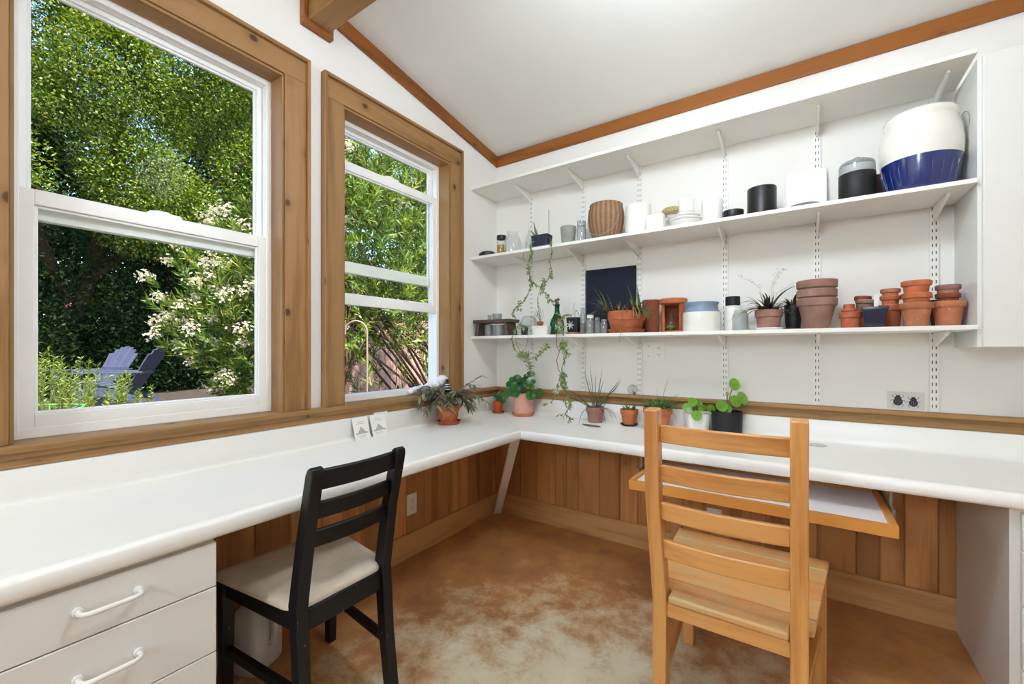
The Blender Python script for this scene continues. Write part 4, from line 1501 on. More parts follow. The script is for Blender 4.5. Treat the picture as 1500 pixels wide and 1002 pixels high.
# pink pot
p = potted('potted_plant', 'dark green round leaved plant in smooth pink pot in the corner', (.318, -.128, WT))
saucer(p, .078, .022, 'pinksau')
MB().lathe([(0, .006), (.064, .006), (.068, .010), (.069, .156), (.066, .158), (.063, .156), (.062, .02), (0, .02)], 44).build('pot', M['pinkglaze'], p)
soil(p, .061, .148)
it = [(-.095, -.03, .17, .026), (-.06, -.05, .20, .030), (-.075, -.02, .245, .026), (-.04, -.04, .255, .031), (.0, -.03, .245, .024), (.03, -.05, .225, .024), (-.012, -.07, .185, .030),
      (.055, -.07, .205, .022), (.045, -.085, .145, .033), (.062, -.08, .15, .026), (.115, -.03, .165, .028), (.045, 0, .285, .022), (.02, -.02, .27, .020), (-.1, 0, .215, .022), (-.05, -.06, .155, .026),
      (.07, -.02, .235, .018), (-.02, -.02, .215, .026), (-.115, -.02, .135, .022)]
stems_leaves(p, it, 'stem', 'lf_pilea', .05, .148, (0, -1, .35))

# grass-like plant
p = potted('potted_plant', 'thin spiky grass plant in a weathered pinkish clay pot', (.832, -.098, WT))
MB().lathe(potprof(.056, .043, .096, .34), 36, (0, 0, 0)).build('pot', M['tc_pink'], p)
soil(p, .048, .088)
m = MB()
for x, z, k in ((-.065, .33, 1), (-.035, .30, 1), (.005, .30, 1), (.03, .34, 1), (.045, .27, 1), (.145, .29, 1), (.16, .265, 1), (.06, .19, 1), (.10, .20, 1), (-.02, .36, 1), (.02, .22, 1)):
    d_ = Vector((x, rv(-.05, .05), z - .09))
    m.leaf((x * .12, rv(-.015, .015), .086), d_, (0, -1, .2), d_.length, rv(.004, .007), rv(-.02, .15), 8, base=.4)
for x, z in ((-.15, .21), (-.17, .17), (-.12, .15)):
    d_ = Vector((x, -.02, z + .05 - .09))
    m.leaf((x * .15, 0, .086), d_, (0, -1, .4), d_.length * 1.1, .006, .55, 9, base=.4)
for x in (-.075, .085, .07, .02, .055):
    d_ = Vector((x, -.06, .03))
    m.leaf((x * .6, -.03, .09), d_, (0, -.2, 1), rv(.12, .15), .005, 2.6, 10, base=.4)
clear(m, p, p.location.z < .8).build('leaves', M['lf_grass'], p, smooth=60, fix=False)

# small clay pot on dark saucer
p = potted('potted_plant', 'sparse pale green plant in small clay pot on a dark saucer', (1.046, -.092, WT))
saucer(p, .050, .012, 'blkm')
MB().lathe(potprof(.052, .036, .092, .32), 36, (0, 0, .0055)).build('pot', M['tc'], p)
soil(p, .044, .086)
m = MB()
blades(m, 26, .03, .084, (.03, .06), (.004, .007), (.3, 1.0), (.2, .9))
clear(m, p, p.location.z < .8).build('leaves', M['lf_green'], p, smooth=60, fix=False)

# bushy grass behind the chair post
p = potted('potted_plant', 'bushy fine green grass plant in a clay pot behind the wooden chair', (1.232, -.165, WT))
MB().lathe(potprof(.077, .052, .132, .28), 40, (0, 0, 0)).build('pot', M['tc'], p)
soil(p, .066, .124)
m = MB()
blades(m, 150, .05, .122, (.06, .13), (.0035, .006), (.3, 1.3), (.9, 2.0))
for x, z in ((.05, .30), (-.01, .24), (.1, .22), (-.13, .21)):
    d_ = Vector((x, rv(-.03, .03), z - .12))
    m.leaf((x * .2, 0, .12), d_, (0, -1, .3), d_.length, .003, .3, 7, base=.4)
clear(m, p, p.location.z < .8).build('leaves', M['lf_green'], p, smooth=60, fix=False)

# white pot
p = potted('potted_plant', 'lime green round leaved plant in small white pot', (1.424, -.105, WT))
loft([(.048, .048, .034, 0), (.056, .056, .038, .006), (.064, .064, .042, .104), (.063, .063, .042, .108), (.058, .058, .038, .108), (.050, .050, .034, .03)]).build('pot', M['cer'], p, smooth=50)
soil(p, .054, .098)
it = [(-.048, -.06, .175, .024), (-.075, -.055, .145, .024), (-.032, -.075, .105, .028), (.052, -.06, .138, .024), (.004, -.02, .165, .020), (.0, -.05, .135, .014), (.02, -.03, .14, .016), (-.01, 0, .13, .018)]
stems_leaves(p, it, 'stem', 'lf_lime', .03, .1, (0, -1, .25))

# black pot
p = potted('potted_plant', 'lime green round leaved plant in smooth black pot', (1.572, -.108, WT))
MB().lathe([(0, 0), (.068, 0), (.071, .003), (.074, .128), (.073, .131), (.069, .131), (.067, .02), (0, .02)], 44).build('pot', M['blkm'], p)
soil(p, .066, .116)
it = [(.030, -.02, .272, .033), (.030, -.03, .185, .033), (.072, -.02, .20, .036), (-.055, -.06, .165, .031), (-.025, -.05, .150, .026), (-.012, -.03, .225, .010)]
stems_leaves(p, it, 'stemr', 'lf_lime', .02, .12, (0, -1, .2), .0026)

# green cutting lying on the worktop beneath the long vine
m = MB().tube([(-.055, .01, .006), (-.03, .002, .006), (.0, -.004, .006), (.04, -.006, .006), (.062, -.004, .006)], [.004, .006, .006, .006, .004], 8)
tag(m.build('plant_cutting', M['stem'], None, (.870, -.255, WT), smooth=60), 'fat green plant cutting lying on the worktop under the long vine', 'cutting')

# ---------------------------------------------------------------- plants on the shelves
def vine(ms, ml, pts, r, n, L, Wd, jit=.5, hang=.3):
    """stem through pts with small leaves along it"""
    P = [Vector(p_) for p_ in pts]
    fine = []
    for i in range(len(P) - 1):
        p0 = P[max(0, i - 1)]
        p3 = P[min(len(P) - 1, i + 2)]
        for k in range(6):
            q = k / 6
            a, b, c, d_ = p0, P[i], P[i + 1], p3
            fine.append(.5 * ((2 * b) + (c - a) * q + (2 * a - 5 * b + 4 * c - d_) * q * q + (3 * b - a - 3 * c + d_) * q ** 3))
    fine.append(P[-1])
    ms.tube(fine, r, 5)
    for _ in range(n):
        i = random.randrange(len(fine) - 1)
        d_ = (fine[i + 1] - fine[i]).normalized()
        sd = Vector((rv(-1, 1), rv(-1, 1) * .6, rv(-.6, .6) - hang))
        ml.leaf(fine[i], (d_ * jit + sd).normalized(), Vector((rv(-.4, .4), -1, rv(-.2, .6))), rv(*L), rv(*Wd), rv(0, .4), 4, base=.25)

# navy trough on the middle shelf with two vines hanging over the edge
PX, PY = .528, -.236
p = thing('potted_plant', 'navy trough planter with spiky tuft and two long hanging vines on the middle shelf', 'potted plant', (PX, PY, S2))
loft([(.064, .040, .006, 0), (.068, .044, .006, .004), (.068, .044, .006, .012), (.060, .036, .006, .012)]).build('tray', M['slate'], p, smooth=40)
loft([(.056, .032, .005, .0122), (.060, .036, .005, .084), (.056, .032, .004, .084), (.053, .029, .004, .066)]).build('trough', M['navyp'], p, smooth=40)
m = MB()
for x, z, w_ in ((-.060, .185, .016), (-.045, .13, .018), (-.035, .12, .018), (-.08, .13, .014), (-.055, .15, .014)):
    d_ = Vector((x + .03, -.005, z - .07))
    m.leaf((-.03, 0, .07), d_, (0, -1, .2), d_.length, w_, .05, 6, base=.5)
m.build('spiky_leaves', M['lf_aloe'], p, smooth=60, fix=False)
MB().tube([(.052, .0, .05), (.051, 0, .24)], .0016, 6).build('stake', M['twig'], p)
ms, ml = MB(), MB()
def rel(pts, dy=0.0):
    return [(x - PX, y - PY + dy, z - S2) for x, y, z in pts]
v1 = [(.495, -.24, 1.90), (.493, -.300, 1.865), (.497, -.322, 1.83), (.505, -.32, 1.797), (.478, -.322, 1.745), (.485, -.318, 1.68), (.500, -.322, 1.627), (.490, -.32, 1.573), (.450, -.322, 1.511), (.393, -.32, 1.471), (.361, -.322, 1.434), (.372, -.30, 1.40)]
v2 = [(.570, -.24, 1.915), (.628, -.300, 1.87), (.645, -.322, 1.837), (.645, -.32, 1.779), (.636, -.322, 1.727), (.645, -.32, 1.664), (.608, -.322, 1.613), (.574, -.32, 1.587), (.608, -.322, 1.534), (.650, -.32, 1.495), (.640, -.29, 1.47)]
vine(ms, ml, rel(v1), .0022, 120, (.012, .024), (.004, .008), .9, .1)
vine(ms, ml, rel(v2), .0018, 60, (.012, .024), (.004, .008), .9, .1)
vine(ms, ml, rel([(.50, -.322, 1.627), (.54, -.32, 1.60), (.574, -.322, 1.587), (.60, -.32, 1.60)]), .0014, 26, (.015, .030), (.004, .007), .7, .1)
vine(ms, ml, rel([(.58, -.322, 1.60), (.555, -.32, 1.55), (.548, -.322, 1.50), (.552, -.32, 1.45), (.54, -.31, 1.41)]), .0012, 10, (.010, .018), (.003, .005), .6, .1)
vine(ms, ml, rel([(.45, -.322, 1.82), (.44, -.322, 1.79), (.455, -.322, 1.76)]), .0010, 2, (.01, .015), (.003, .004))
# fleshy clumps along the vines
for c0, n, s_ in (((.500, -.32, 1.79), 26, .018), ((.482, -.32, 1.70), 26, .02), ((.497, -.32, 1.62), 20, .018), ((.643, -.32, 1.655), 26, .016), ((.59, -.32, 1.60), 26, .024), ((.575, -.32, 1.575), 18, .02), ((.41, -.32, 1.478), 24, .024), ((.625, -.32, 1.515), 22, .02)):
    for _ in range(n):
        q = Vector((c0[0] - PX + rv(-1, 1) * s_ * .5, c0[1] - PY + rv(-.6, .6) * s_ * .4, c0[2] - S2 + rv(-1.4, 1.4) * s_))
        ml.leaf(q, (rv(-1, 1), rv(-1, .6), rv(-1, .6)), (rv(-.4, .4), -1, .3), rv(.010, .022), rv(.005, .009), .3, 4, base=.25)
clear(ms, p, p.location.z < .8).build('vine_stems', M['stem'], p, smooth=60)
clear(ml, p, p.location.z < .8).build('vine_leaves', M['lf_vine'], p, smooth=60, fix=False)

# air plants and trailing stems around the glass globe
AX, AY = .420, -.272
p = thing('trailing_plant', 'pale tangled trailing plant in a dark pot between globe and white trough', 'potted plant', (AX, AY, S1))
MB().lathe(mug(.024, .050, .003, .020), 24).build('pot', M['blk'], p)
MB().lathe([(0, .044), (.0205, .044), (.0205, .038), (0, .038)], 20).build('soil', M['soil'], p)
ms, ml = MB(), MB()
def rel(pts):
    return [(x - AX, y - AY, z - S1) for x, y, z in pts]
vine(ms, ml, rel([(.415, -.272, 1.335), (.405, -.290, 1.365), (.392, -.318, 1.34), (.382, -.335, 1.314), (.368, -.338, 1.253), (.405, -.335, 1.183), (.480, -.338, 1.137), (.545, -.335, 1.158), (.600, -.338, 1.195), (.630, -.335, 1.226)]), .0020, 40, (.014, .030), (.004, .007), .9, .0)
vine(ms, ml, rel([(.42, -.272, 1.335), (.43, -.30, 1.36), (.46, -.325, 1.345), (.485, -.335, 1.28), (.47, -.335, 1.21), (.475, -.335, 1.15)]), .0010, 8, (.010, .02), (.003, .005), .6)
vine(ms, ml, rel([(.41, -.272, 1.335), (.385, -.315, 1.33), (.392, -.336, 1.26), (.43, -.335, 1.19), (.475, -.337, 1.155)]), .0011, 6, (.01, .02), (.003, .005), .6)
for cx, cz_, n, L_ in ((.475, 1.16, 34, .050), (.430, 1.165, 16, .04), (.49, 1.12, 16, .045)):
    for _ in range(n):
        d_ = Vector((rv(-1, 1), rv(-.8, .4), rv(-.5, 1)))
        ml.leaf((cx - AX + rv(-.02, .02), -.337 - AY, cz_ - S1 + rv(-.015, .015)), d_, (0, -1, .4), rv(.4, 1) * L_, rv(.005, .008), .3, 4, base=.25)
for _ in range(26):
    q = rv(0, 1)
    ml.leaf((.545 + .085 * q - AX, -.337 - AY, 1.155 + .07 * q - S1 + rv(-.012, .012)), (rv(-1, 1), rv(-.5, .3), rv(-1, .6)), (0, -1, .4), rv(.014, .024), rv(.008, .013), .2, 4, base=.25)
for cx, cz_ in ((.455, 1.335), (.425, 1.355), (.50, 1.085), (.52, 1.05)):
    for k in range(7):
        a = 2 * PI * k / 7
        ml.leaf((cx - AX, -.330 - AY, cz_ - S1), (math.cos(a), -.3, math.sin(a)), (0, -1, 0), .026, .006, .1, 4, base=.25)
vine(ms, ml, rel([(.475, -.337, 1.15), (.49, -.337, 1.11), (.505, -.337, 1.07), (.525, -.337, 1.045)]), .0009, 4, (.01, .015), (.003, .004))
clear(ms, p, p.location.z < .8).build('stems', M['stem'], p, smooth=60)
clear(ml, p, p.location.z < .8).build('leaves', M['lf_vine'], p, smooth=60, fix=False)
m = MB()
for k in range(24):
    a = rv(0, 2 * PI)
    m.leaf((rv(-.012, .012), rv(-.012, .012), .044), (math.cos(a), math.sin(a), rv(.3, 1.4)), (0, 0, 1), rv(.025, .05), rv(.009, .015), rv(.3, 1.2), 4, base=.25)
m.build('rosette', leafmat('blue_green_leaf', [(0, (28, 60, 50)), (1, (70, 112, 96))], .4, .15), p, smooth=60, fix=False)

# black square pot with sparse plant, on a clay saucer
BXx, BYy = .738, -.195
p = thing('potted_plant', 'black square pot with wiry trailing plant on a clay saucer', 'potted plant', (BXx, BYy, S1))
saucer(p, .056, .014, 'tc_pale')
loft([(.033, .033, .005, .0055), (.040, .040, .005, .104), (.036, .036, .004, .104), (.032, .032, .004, .08)]).build('pot', M['blkm'], p, smooth=40)
soil(p, .033, .090)
ms, ml = MB(), MB()
def rel(pts):
    return [(x - BXx, y - BYy, z - S1) for x, y, z in pts]
vine(ms, ml, rel([(.735, -.20, 1.38), (.720, -.235, 1.415), (.69, -.27, 1.395), (.700, -.315, 1.36), (.722, -.334, 1.31), (.730, -.334, 1.25), (.735, -.335, 1.21), (.751, -.334, 1.169), (.722, -.336, 1.088), (.742, -.334, 1.04),
                  (.717, -.336, 1.006), (.733, -.334, .975)]), .0018, 70, (.012, .026), (.005, .009), .5, .3)
vine(ms, ml, rel([(.733, -.334, .975), (.755, -.325, .925), (.768, -.318, .88), (.755, -.312, .85), (.733, -.306, .817), (.760, -.302, .795), (.742, -.300, .768)]), .0015, 34, (.012, .026), (.005, .010), .5, .3)
vine(ms, ml, rel([(.722, -.336, 1.05), (.70, -.336, 1.0), (.69, -.336, .95), (.665, -.33, .90), (.62, -.32, .875), (.585, -.315, .862)]), .0010, 30, (.012, .024), (.005, .010), .4, .2)
vine(ms, ml, rel([(.733, -.30, .817), (.71, -.296, .80), (.69, -.292, .81), (.67, -.29, .80)]), .0009, 12, (.014, .026), (.003, .006), .5, .2)
vine(ms, ml, rel([(.745, -.20, 1.38), (.752, -.21, 1.44), (.775, -.215, 1.42), (.782, -.22, 1.37)]), .0012, 3, (.01, .02), (.003, .005))
vine(ms, ml, rel([(.735, -.195, 1.38), (.735, -.197, 1.47), (.736, -.197, 1.49)]), .0011, 0, (.01, .02), (.003, .005))
vine(ms, ml, rel([(.730, -.20, 1.38), (.70, -.23, 1.405), (.66, -.25, 1.41), (.64, -.26, 1.44)]), .0010, 8, (.01, .022), (.004, .006))
for cx, cz_, n, L_ in ((.735, 1.22, 30, .045), (.73, 1.03, 40, .030), (.735, .99, 40, .028), (.72, 1.33, 16, .04), (.75, 1.17, 10, .04), (.755, .90, 16, .03)):
    for _ in range(n):
        d_ = Vector((rv(-1, 1), rv(-.8, .4), rv(-1, .7)))
        ml.leaf((cx - BXx + rv(-.016, .016), -.334 - BYy + rv(-.01, .01), cz_ - S1 + rv(-.03, .03)), d_, (0, -1, .4), rv(.5, 1) * L_, rv(.006, .010), .3, 4, base=.25)
clear(ms, p, p.location.z < .8).build('stems', M['stem'], p, smooth=60)
clear(ml, p, p.location.z < .8).build('leaves', M['lf_vine'], p, smooth=60, fix=False)
m = MB()
for cx, cz_ in ((.775, 1.345), (.68, .955)):
    for k in range(7):
        a = 2 * PI * k / 7
        m.leaf((cx - BXx, -.325 - BYy, cz_ - S1), (math.cos(a), -.3, math.sin(a)), (0, -1, 0), .030, .007, .1, 4, base=.25)
vs_ = MB()
clear(m, p, p.location.z < .8).build('star_leaves', M['lf_pale'], p, smooth=60, fix=False)

# brown cord hanging from the lowest shelf
o = MB().tube([(.655, -.290, 1.298), (.668, -.306, 1.299), (.676, -.312, 1.290), (.674, -.316, 1.23), (.697, -.318, 1.185), (.679, -.320, 1.136), (.690, -.320, 1.083), (.715, -.322, 1.05)], .0022, 7).build('cord', M['cable'], smooth=60)
tag(o, 'thin brown cord hanging from the lowest shelf beside the long vine', 'cord')

# wide clay planter with succulents
p = thing('potted_plant', 'wide orange clay planter of spiky succulents before the navy board', 'potted plant', (1.062, -.192, S1))
saucer(p, .107, .024, 'tc_red')
MB().lathe(potprof(.104, .082, .120, .42, .005), 48, (0, 0, .0055)).build('pot', M['tc'], p)
soil(p, .094, .112)
m = MB()
for gx, gy, n, L_ in ((-.080, -.03, 40, (.07, .19)), (-.04, .02, 16, (.05, .12)), (.03, 0, 18, (.04, .11)), (.080, -.05, 44, (.07, .19)), (.055, -.03, 14, (.05, .13))):
    for _ in range(n):
        a = rv(0, 2 * PI)
        d_ = Vector((math.cos(a) * rv(.3, 1.2) + gx * 8, math.sin(a) * rv(.2, .8) - .3, rv(.2, 1.2)))
        m.leaf((gx + rv(-.02, .02), gy + rv(-.02, .02), .112), d_, (-d_.x, -d_.y, 1.2), rv(*L_), rv(.009, .015), rv(.3, 1.6), 6, base=.6)
for x in (.055, .068, .08, .09, .095, .1):
    m.leaf((x, -.075, .115), (.25 + rv(-.2, .3), -.5, .6), (0, -.3, 1), rv(.15, .20), .011, 2.4, 10, base=.6)
clear(m, p, p.location.z < .8).build('leaves', M['lf_aloe'], p, smooth=60, fix=False)
MB().tube([(.02, -.07, .115), (.028, -.098, .150), (.020, -.118, .130), (.012, -.122, .06), (.008, -.124, -.02), (.006, -.125, -.055)], [.0022, .0022, .002, .0018, .0014, .001], 6).build('runner', M['stemr'], p, smooth=60)
# tall green strappy plant right of it
m = MB()

# dark leaved plant in dusty pot on a white saucer
p = potted('potted_plant', 'wiry dark leaved plant in dusty clay pot on a white saucer', (1.765, -.200, S1))
saucer(p, .064, .012, 'cer')
MB().lathe(potprof(.058, .045, .092, .36), 36, (0, 0, .0055)).build('pot', M['tc_pink'], p)
soil(p, .050, .090)
m = MB()
for _ in range(60):
    a = rv(0, 2 * PI)
    s_ = rv(.1, 1.2)
    d_ = Vector((math.cos(a) * s_, math.sin(a) * s_ * .7, rv(.6, 1.4)))
    m.leaf((math.cos(a) * rv(0, .04), math.sin(a) * rv(0, .04), .088), d_, (-d_.x, -d_.y, .8), rv(.05, .13), rv(.007, .013), rv(.4, 2.2), 7, base=.3)
for x, z, dr in ((.12, .17, 2.6), (.05, .20, 1.6), (-.12, .19, 1.8), (.13, .13, 2.2), (-.09, .15, 1.5), (-.15, .12, 1.2)):
    d_ = Vector((x * .7, -.02, z - .06))
    m.leaf((x * .15, 0, .09), d_, (-x * 3, -.4, .6), d_.length * 1.15, .010, dr, 10, base=.3)
clear(m, p, p.location.z < .8).build('leaves', M['lf_dark'], p, smooth=60, fix=False)
ms = MB()
for tip, n in (((-.155, -.01, .26), 10), ((.085, 0, .30), 12), ((.065, .01, .29), 10), ((.115, -.02, .21), 8)):
    b0, b1 = Vector((tip[0] * .1, 0, .09)), Vector(tip)
    mid = (b0 + b1) / 2 + Vector((-tip[0] * .25, 0, .03))
    pts = [b0, (b0 + mid) / 2, mid, (mid + b1) / 2 + Vector((0, 0, .008)), b1]
    ms.tube(pts, [.0012, .0011, .001, .0008, .0005], 5)
    for k in range(n):
        q = pts[3] + (pts[4] - pts[3]) * (k / n) if k > n / 2 else mid + (pts[3] - mid) * (2 * k / n)
        e = q + Vector((rv(-.016, .016), rv(-.01, .01), rv(-.004, .018)))
        ms.tube([q, e], .0005, 4)
        ms.ball(e, .0018, 6, 4)
clear(ms, p, p.location.z < .8).build('flower_sprays', M['lf_pale'], p, smooth=60)
m = MB()
for x, z, L_ in ((-.13, .07, .20), (-.11, .095, .24), (.075, .08, .10), (.06, .1, .08)):
    d_ = Vector((x, -.35 * abs(x), .03))
    m.leaf((x * .35, -.03, .095), d_, (0, -.3, 1), L_, .006 if x < 0 else .012, 1.0 if x < 0 else 2.0, 9, base=.4)
clear(m, p, p.location.z < .8).build('trailing_leaves', M['lf_vine'], p, smooth=60, fix=False)

# dark pot half hidden by the pot stack
p = potted('potted_plant', 'dark leafy plant in black pot half hidden by the large dusty pot stack', (1.862, -.115, S1))
saucer(p, .042, .010, 'tc_deep')
MB().lathe(mug(.038, .118, .003, .030), 32, (0, 0, .0055)).build('pot', M['blkm'], p)
soil(p, .033, .110)
m = MB()
for _ in range(30):
    a = rv(0, 2 * PI)
    s_ = rv(.2, .7)
    d_ = Vector((math.cos(a) * s_, math.sin(a) * s_, rv(.6, 1.2)))
    m.leaf((math.cos(a) * .01, math.sin(a) * .01, .108), d_, (-d_.x, -d_.y, .8), rv(.04, .085), rv(.009, .015), rv(.4, 1.6), 6, base=.3)
clear(m, p, p.location.z < .8).build('leaves', M['lf_dark'], p, smooth=60, fix=False)
MB().tube([(-.01, -.01, .108), (-.008, -.01, .20)], .0012, 5).build('stake', M['paper'], p)
# ---------------------------------------------------------------- the garden
M['dirt'] = flat('garden_dirt', (66, 55, 46), .95, var=.25, nscale=6, bump=.4)
M['bark'] = flat('bark', (92, 72, 58), .9, var=.2, nscale=20, bump=.5)
M['barkd'] = flat('dark_bark', (70, 56, 46), .9, var=.2, nscale=20)
M['lf_tree'] = leafmat('tree_leaf', [(0, (58, 84, 26)), (.4, (92, 118, 38)), (.75, (124, 144, 52)), (1, (166, 172, 84))], .45, .35)
M['lf_hedge'] = leafmat('hedge_leaf', [(0, (22, 42, 18)), (.5, (38, 66, 26)), (1, (70, 96, 38))], .5, .25)
M['lf_olea'] = leafmat('oleander_leaf', [(0, (62, 92, 36)), (.5, (104, 130, 54)), (.85, (142, 156, 74)), (1, (180, 178, 94))], .4, .3)
M['lf_rose'] = leafmat('needle_leaf', [(0, (90, 110, 42)), (.6, (132, 150, 62)), (1, (170, 180, 96))], .55, .35)
M['petal'] = leafmat('white_petal', [(0, (196, 186, 156)), (.7, (222, 214, 192)), (1, (236, 230, 214))], .6, .35)
M['petalp'] = leafmat('pink_petal', [(0, (226, 110, 120)), (1, (240, 150, 150))], .6, .3)
M['fence'] = wood('fence_boards', (164, 130, 114), (130, 100, 86), 2, .85, .1, .2, 4.0)
M['adir'] = wood('shaded_grey_blue', (74, 79, 104), (62, 67, 92), 0, .6, 0, .1)  # tree shade over the chairs is put into this darkened paint
M['hoop'] = flat('green_hoop', (112, 200, 110), .4)
M['hook'] = flat('tan_metal', (150, 128, 110), .5, .2)
GZ = .27
tag(MB().box(-60, -0.18, -40, 60, GZ - .3, GZ).build('ground', M['dirt'], smooth=0), 'bare brown garden ground outside the windows', 'ground', kind='structure')


def unit(v):
    return v / np.maximum(1e-9, np.linalg.norm(v, axis=1))[:, None]


def leaf_cloud(C, D, Nn, Lr, Wr):
    """diamond leaves: centre C, direction D, facing Nn"""
    n = len(C)
    D = unit(D)
    S = unit(np.cross(D, Nn))
    U = np.cross(S, D)
    L = RNG.uniform(*Lr, n)[:, None]
    Wd = RNG.uniform(*Wr, n)[:, None]
    V = np.empty((n, 4, 3))
    V[:, 0] = C
    V[:, 1] = C + D * L * .45 - S * Wd * .5 + U * L * .04
    V[:, 2] = C + D * L - U * L * .06
    V[:, 3] = C + D * L * .45 + S * Wd * .5 + U * L * .04
    F = np.arange(n * 4).reshape(n, 4)
    return V.reshape(-1, 3), F


def shell(cl, n, inner=.55):
    """points in the outer part of ellipsoid clusters (x, y, z, rx, ry, rz)"""
    cl = np.array(cl, float)
    w = cl[:, 3] * cl[:, 4] + cl[:, 4] * cl[:, 5]
    idx = RNG.choice(len(cl), n, p=w / w.sum())
    d = unit(RNG.normal(size=(n, 3)))
    r = RNG.uniform(inner ** 2, 1, n) ** .5
    P = cl[idx, :3] + d * cl[idx, 3:] * r[:, None]
    return P, d


def crown(name, label, loc, clusters, n, Lr, Wr, mat, trunk, cat='tree', group=None, barkm='bark'):
    """clusters relative to loc; trunk is a list of (points, radii)"""
    o = thing(name, label, cat, loc, group=group)
    P, d = shell(clusters, n)
    keep = P[:, 2] > .03
    P, d = P[keep], d[keep]
    D = d * .8 + RNG.normal(size=P.shape) * .7
    N = RNG.normal(size=P.shape) * .6 + np.array([.25, 0, .9])
    V, F = leaf_cloud(P, D, N, Lr, Wr)
    npmesh('foliage', V, F, M[mat], o)
    m = MB()
    for pts, rs in trunk:
        m.tube(pts, rs, 7)
    m.build('trunk', M[barkm], o, smooth=60)
    return o


def blob(x, y, z, r, k=1.0):
    return (x, y, z, r, r * k, r)


# big sunlit tree filling the upper part of the near window
rr = random.Random(21)
cl = []
for k in range(64):
    y = rr.uniform(-4.0, 3.6)
    z = rr.uniform(3.4, 9.4)
    x = rr.uniform(-.9, .9) + .12 * (z - 5)
    cl.append(blob(x, y, z, rr.uniform(.65, 1.15)))
tr_ = [([(-2.6, -.5, 0), (-2.2, -.5, 1.6), (-1.2, -.3, 3.2), (-.2, -.2, 5.5)], [.20, .17, .13, .05]),
       ([(-2.2, -.5, 1.6), (-1.0, -1.2, 3.0), (.9, -1.9, 4.6), (1.2, -2.2, 6.0)], [.12, .10, .07, .03]),
       ([(-1.6, -.4, 2.4), (-.8, .6, 3.6), (.6, 1.6, 5.0)], [.10, .08, .03])]
crown('tree', 'broad sunlit small leaved tree filling the top of the nearest window', (-8.7, .2, GZ), cl, 240000, (.04, .078), (.024, .042), 'lf_tree', tr_)

# dark hedge under and behind it
cl = []
for k in range(64):
    cl.append(blob(rr.uniform(-.5, .5), rr.uniform(-4.8, 4.8), rr.uniform(.1, 4.6), rr.uniform(.7, 1.0)))
crown('hedge', 'dark leafy hedge behind the garden chairs', (-10.5, .4, GZ), cl, 130000, (.06, .11), (.03, .05), 'lf_hedge', [([(0, y, 0), (.1, y + .1, 2.2)], [.08, .03]) for y in (-3, -1, 1, 3)], 'hedge')
# taller trees behind, letting a little sky through
cl = []
for k in range(60):
    cl.append(blob(rr.uniform(-1.2, 1.2), rr.uniform(-5.0, 5.5), rr.uniform(.2, 11.0), rr.uniform(.9, 1.5)))
for y in np.arange(-7, 9, .7):
    cl.append(blob(rr.uniform(-.5, .5), y, .7, 1.0))
    cl.append(blob(rr.uniform(-.5, .5), y, 2.0, 1.1))
crown('tree', 'tall dense tree far behind the sunlit tree', (-14.5, .5, GZ), cl, 170000, (.12, .21), (.06, .11), 'lf_hedge', [([(0, -1, 0), (.1, -1, 5)], [.25, .1]), ([(0, 2, 0), (.1, 2.2, 6)], [.25, .1])])
cl = []
for k in range(40):
    cl.append(blob(rr.uniform(-1.5, 1.5), rr.uniform(-3.4, 3.4), rr.uniform(1.0, 7.2), rr.uniform(.75, 1.25)))
crown('tree', 'tree beyond the fence seen through the raised window', (-9.2, 7.4, GZ), cl, 90000, (.07, .12), (.04, .06), 'lf_tree', [([(0, 0, 0), (.1, 0, 4)], [.2, .1])])


# oleanders: leafy whorls at the shoot tips, white flower clusters
def oleander(label, loc, tips, stems, flowers, per=26, Lr=(.10, .17), Wr=(.018, .028), extra=None):
    o = thing('oleander_bush', label, 'bush', loc)
    tips = np.array(tips, float)
    n = len(tips) * per
    P = np.repeat(tips[:, :3], per, 0)
    ax = np.repeat(tips[:, 3:6], per, 0)
    t_ = RNG.uniform(0, 1, n)[:, None]
    P = P - unit(ax) * t_ * .30
    rd = RNG.normal(size=(n, 3))
    rd -= unit(ax) * (rd * unit(ax)).sum(1)[:, None]
    D = unit(rd) * (.35 + .6 * t_) + unit(ax) * .8
    N = unit(ax) + RNG.normal(size=(n, 3)) * .35
    V, F = leaf_cloud(P, D, N, Lr, Wr)
    npmesh('foliage', V, F, M['lf_olea'], o)
    m = MB()
    for pts, rs in stems:
        m.tube(pts, rs, 6)
    if m.v:
        m.build('stems', M['bark'], o, smooth=60)
    return o


def flower_mesh(seed, n=46):
    rr_ = random.Random(seed)
    m = MB()
    for _ in range(n):
        c = Vector((rr_.gauss(0, .040), rr_.gauss(0, .040), rr_.gauss(0, .030)))
        ax = (c * 8 + Vector((rr_.uniform(-.5, 1), rr_.uniform(-1, .3), rr_.uniform(.2, 1)))).normalized()
        d_, sd, u = frame(ax)
        for k in range(5):
            a = 2 * PI * k / 5 + rr_.uniform(-.2, .2)
            r_ = sd * math.cos(a) + u * math.sin(a)
            t_ = sd * -math.sin(a) + u * math.cos(a)
            L_ = rr_.uniform(.012, .0175)
            m.add([c, c + r_ * L_ * .6 - t_ * L_ * .45 + d_ * .006, c + r_ * L_ + d_ * .004, c + r_ * L_ * .6 + t_ * L_ * .45 + d_ * .006], [(0, 1, 2, 3)])
    return m


def add_flowers(o, pts, seeds=5):
    """clusters (x, y, z, scale) as parts of the bush"""
    protos = []
    for i, (x, y, z, s_) in enumerate(pts):
        if i < seeds:
            f = flower_mesh(i + 3).build('flower_cluster', M['petal'], o, smooth=0, fix=False)
            protos.append(f)
        else:
            f = protos[i % seeds].copy()
            COL.objects.link(f)
            f.parent = o
        f.location = (x, y, z)
        f.scale = (s_, s_, s_)
        f.rotation_euler = (0, 0, i * 1.7)


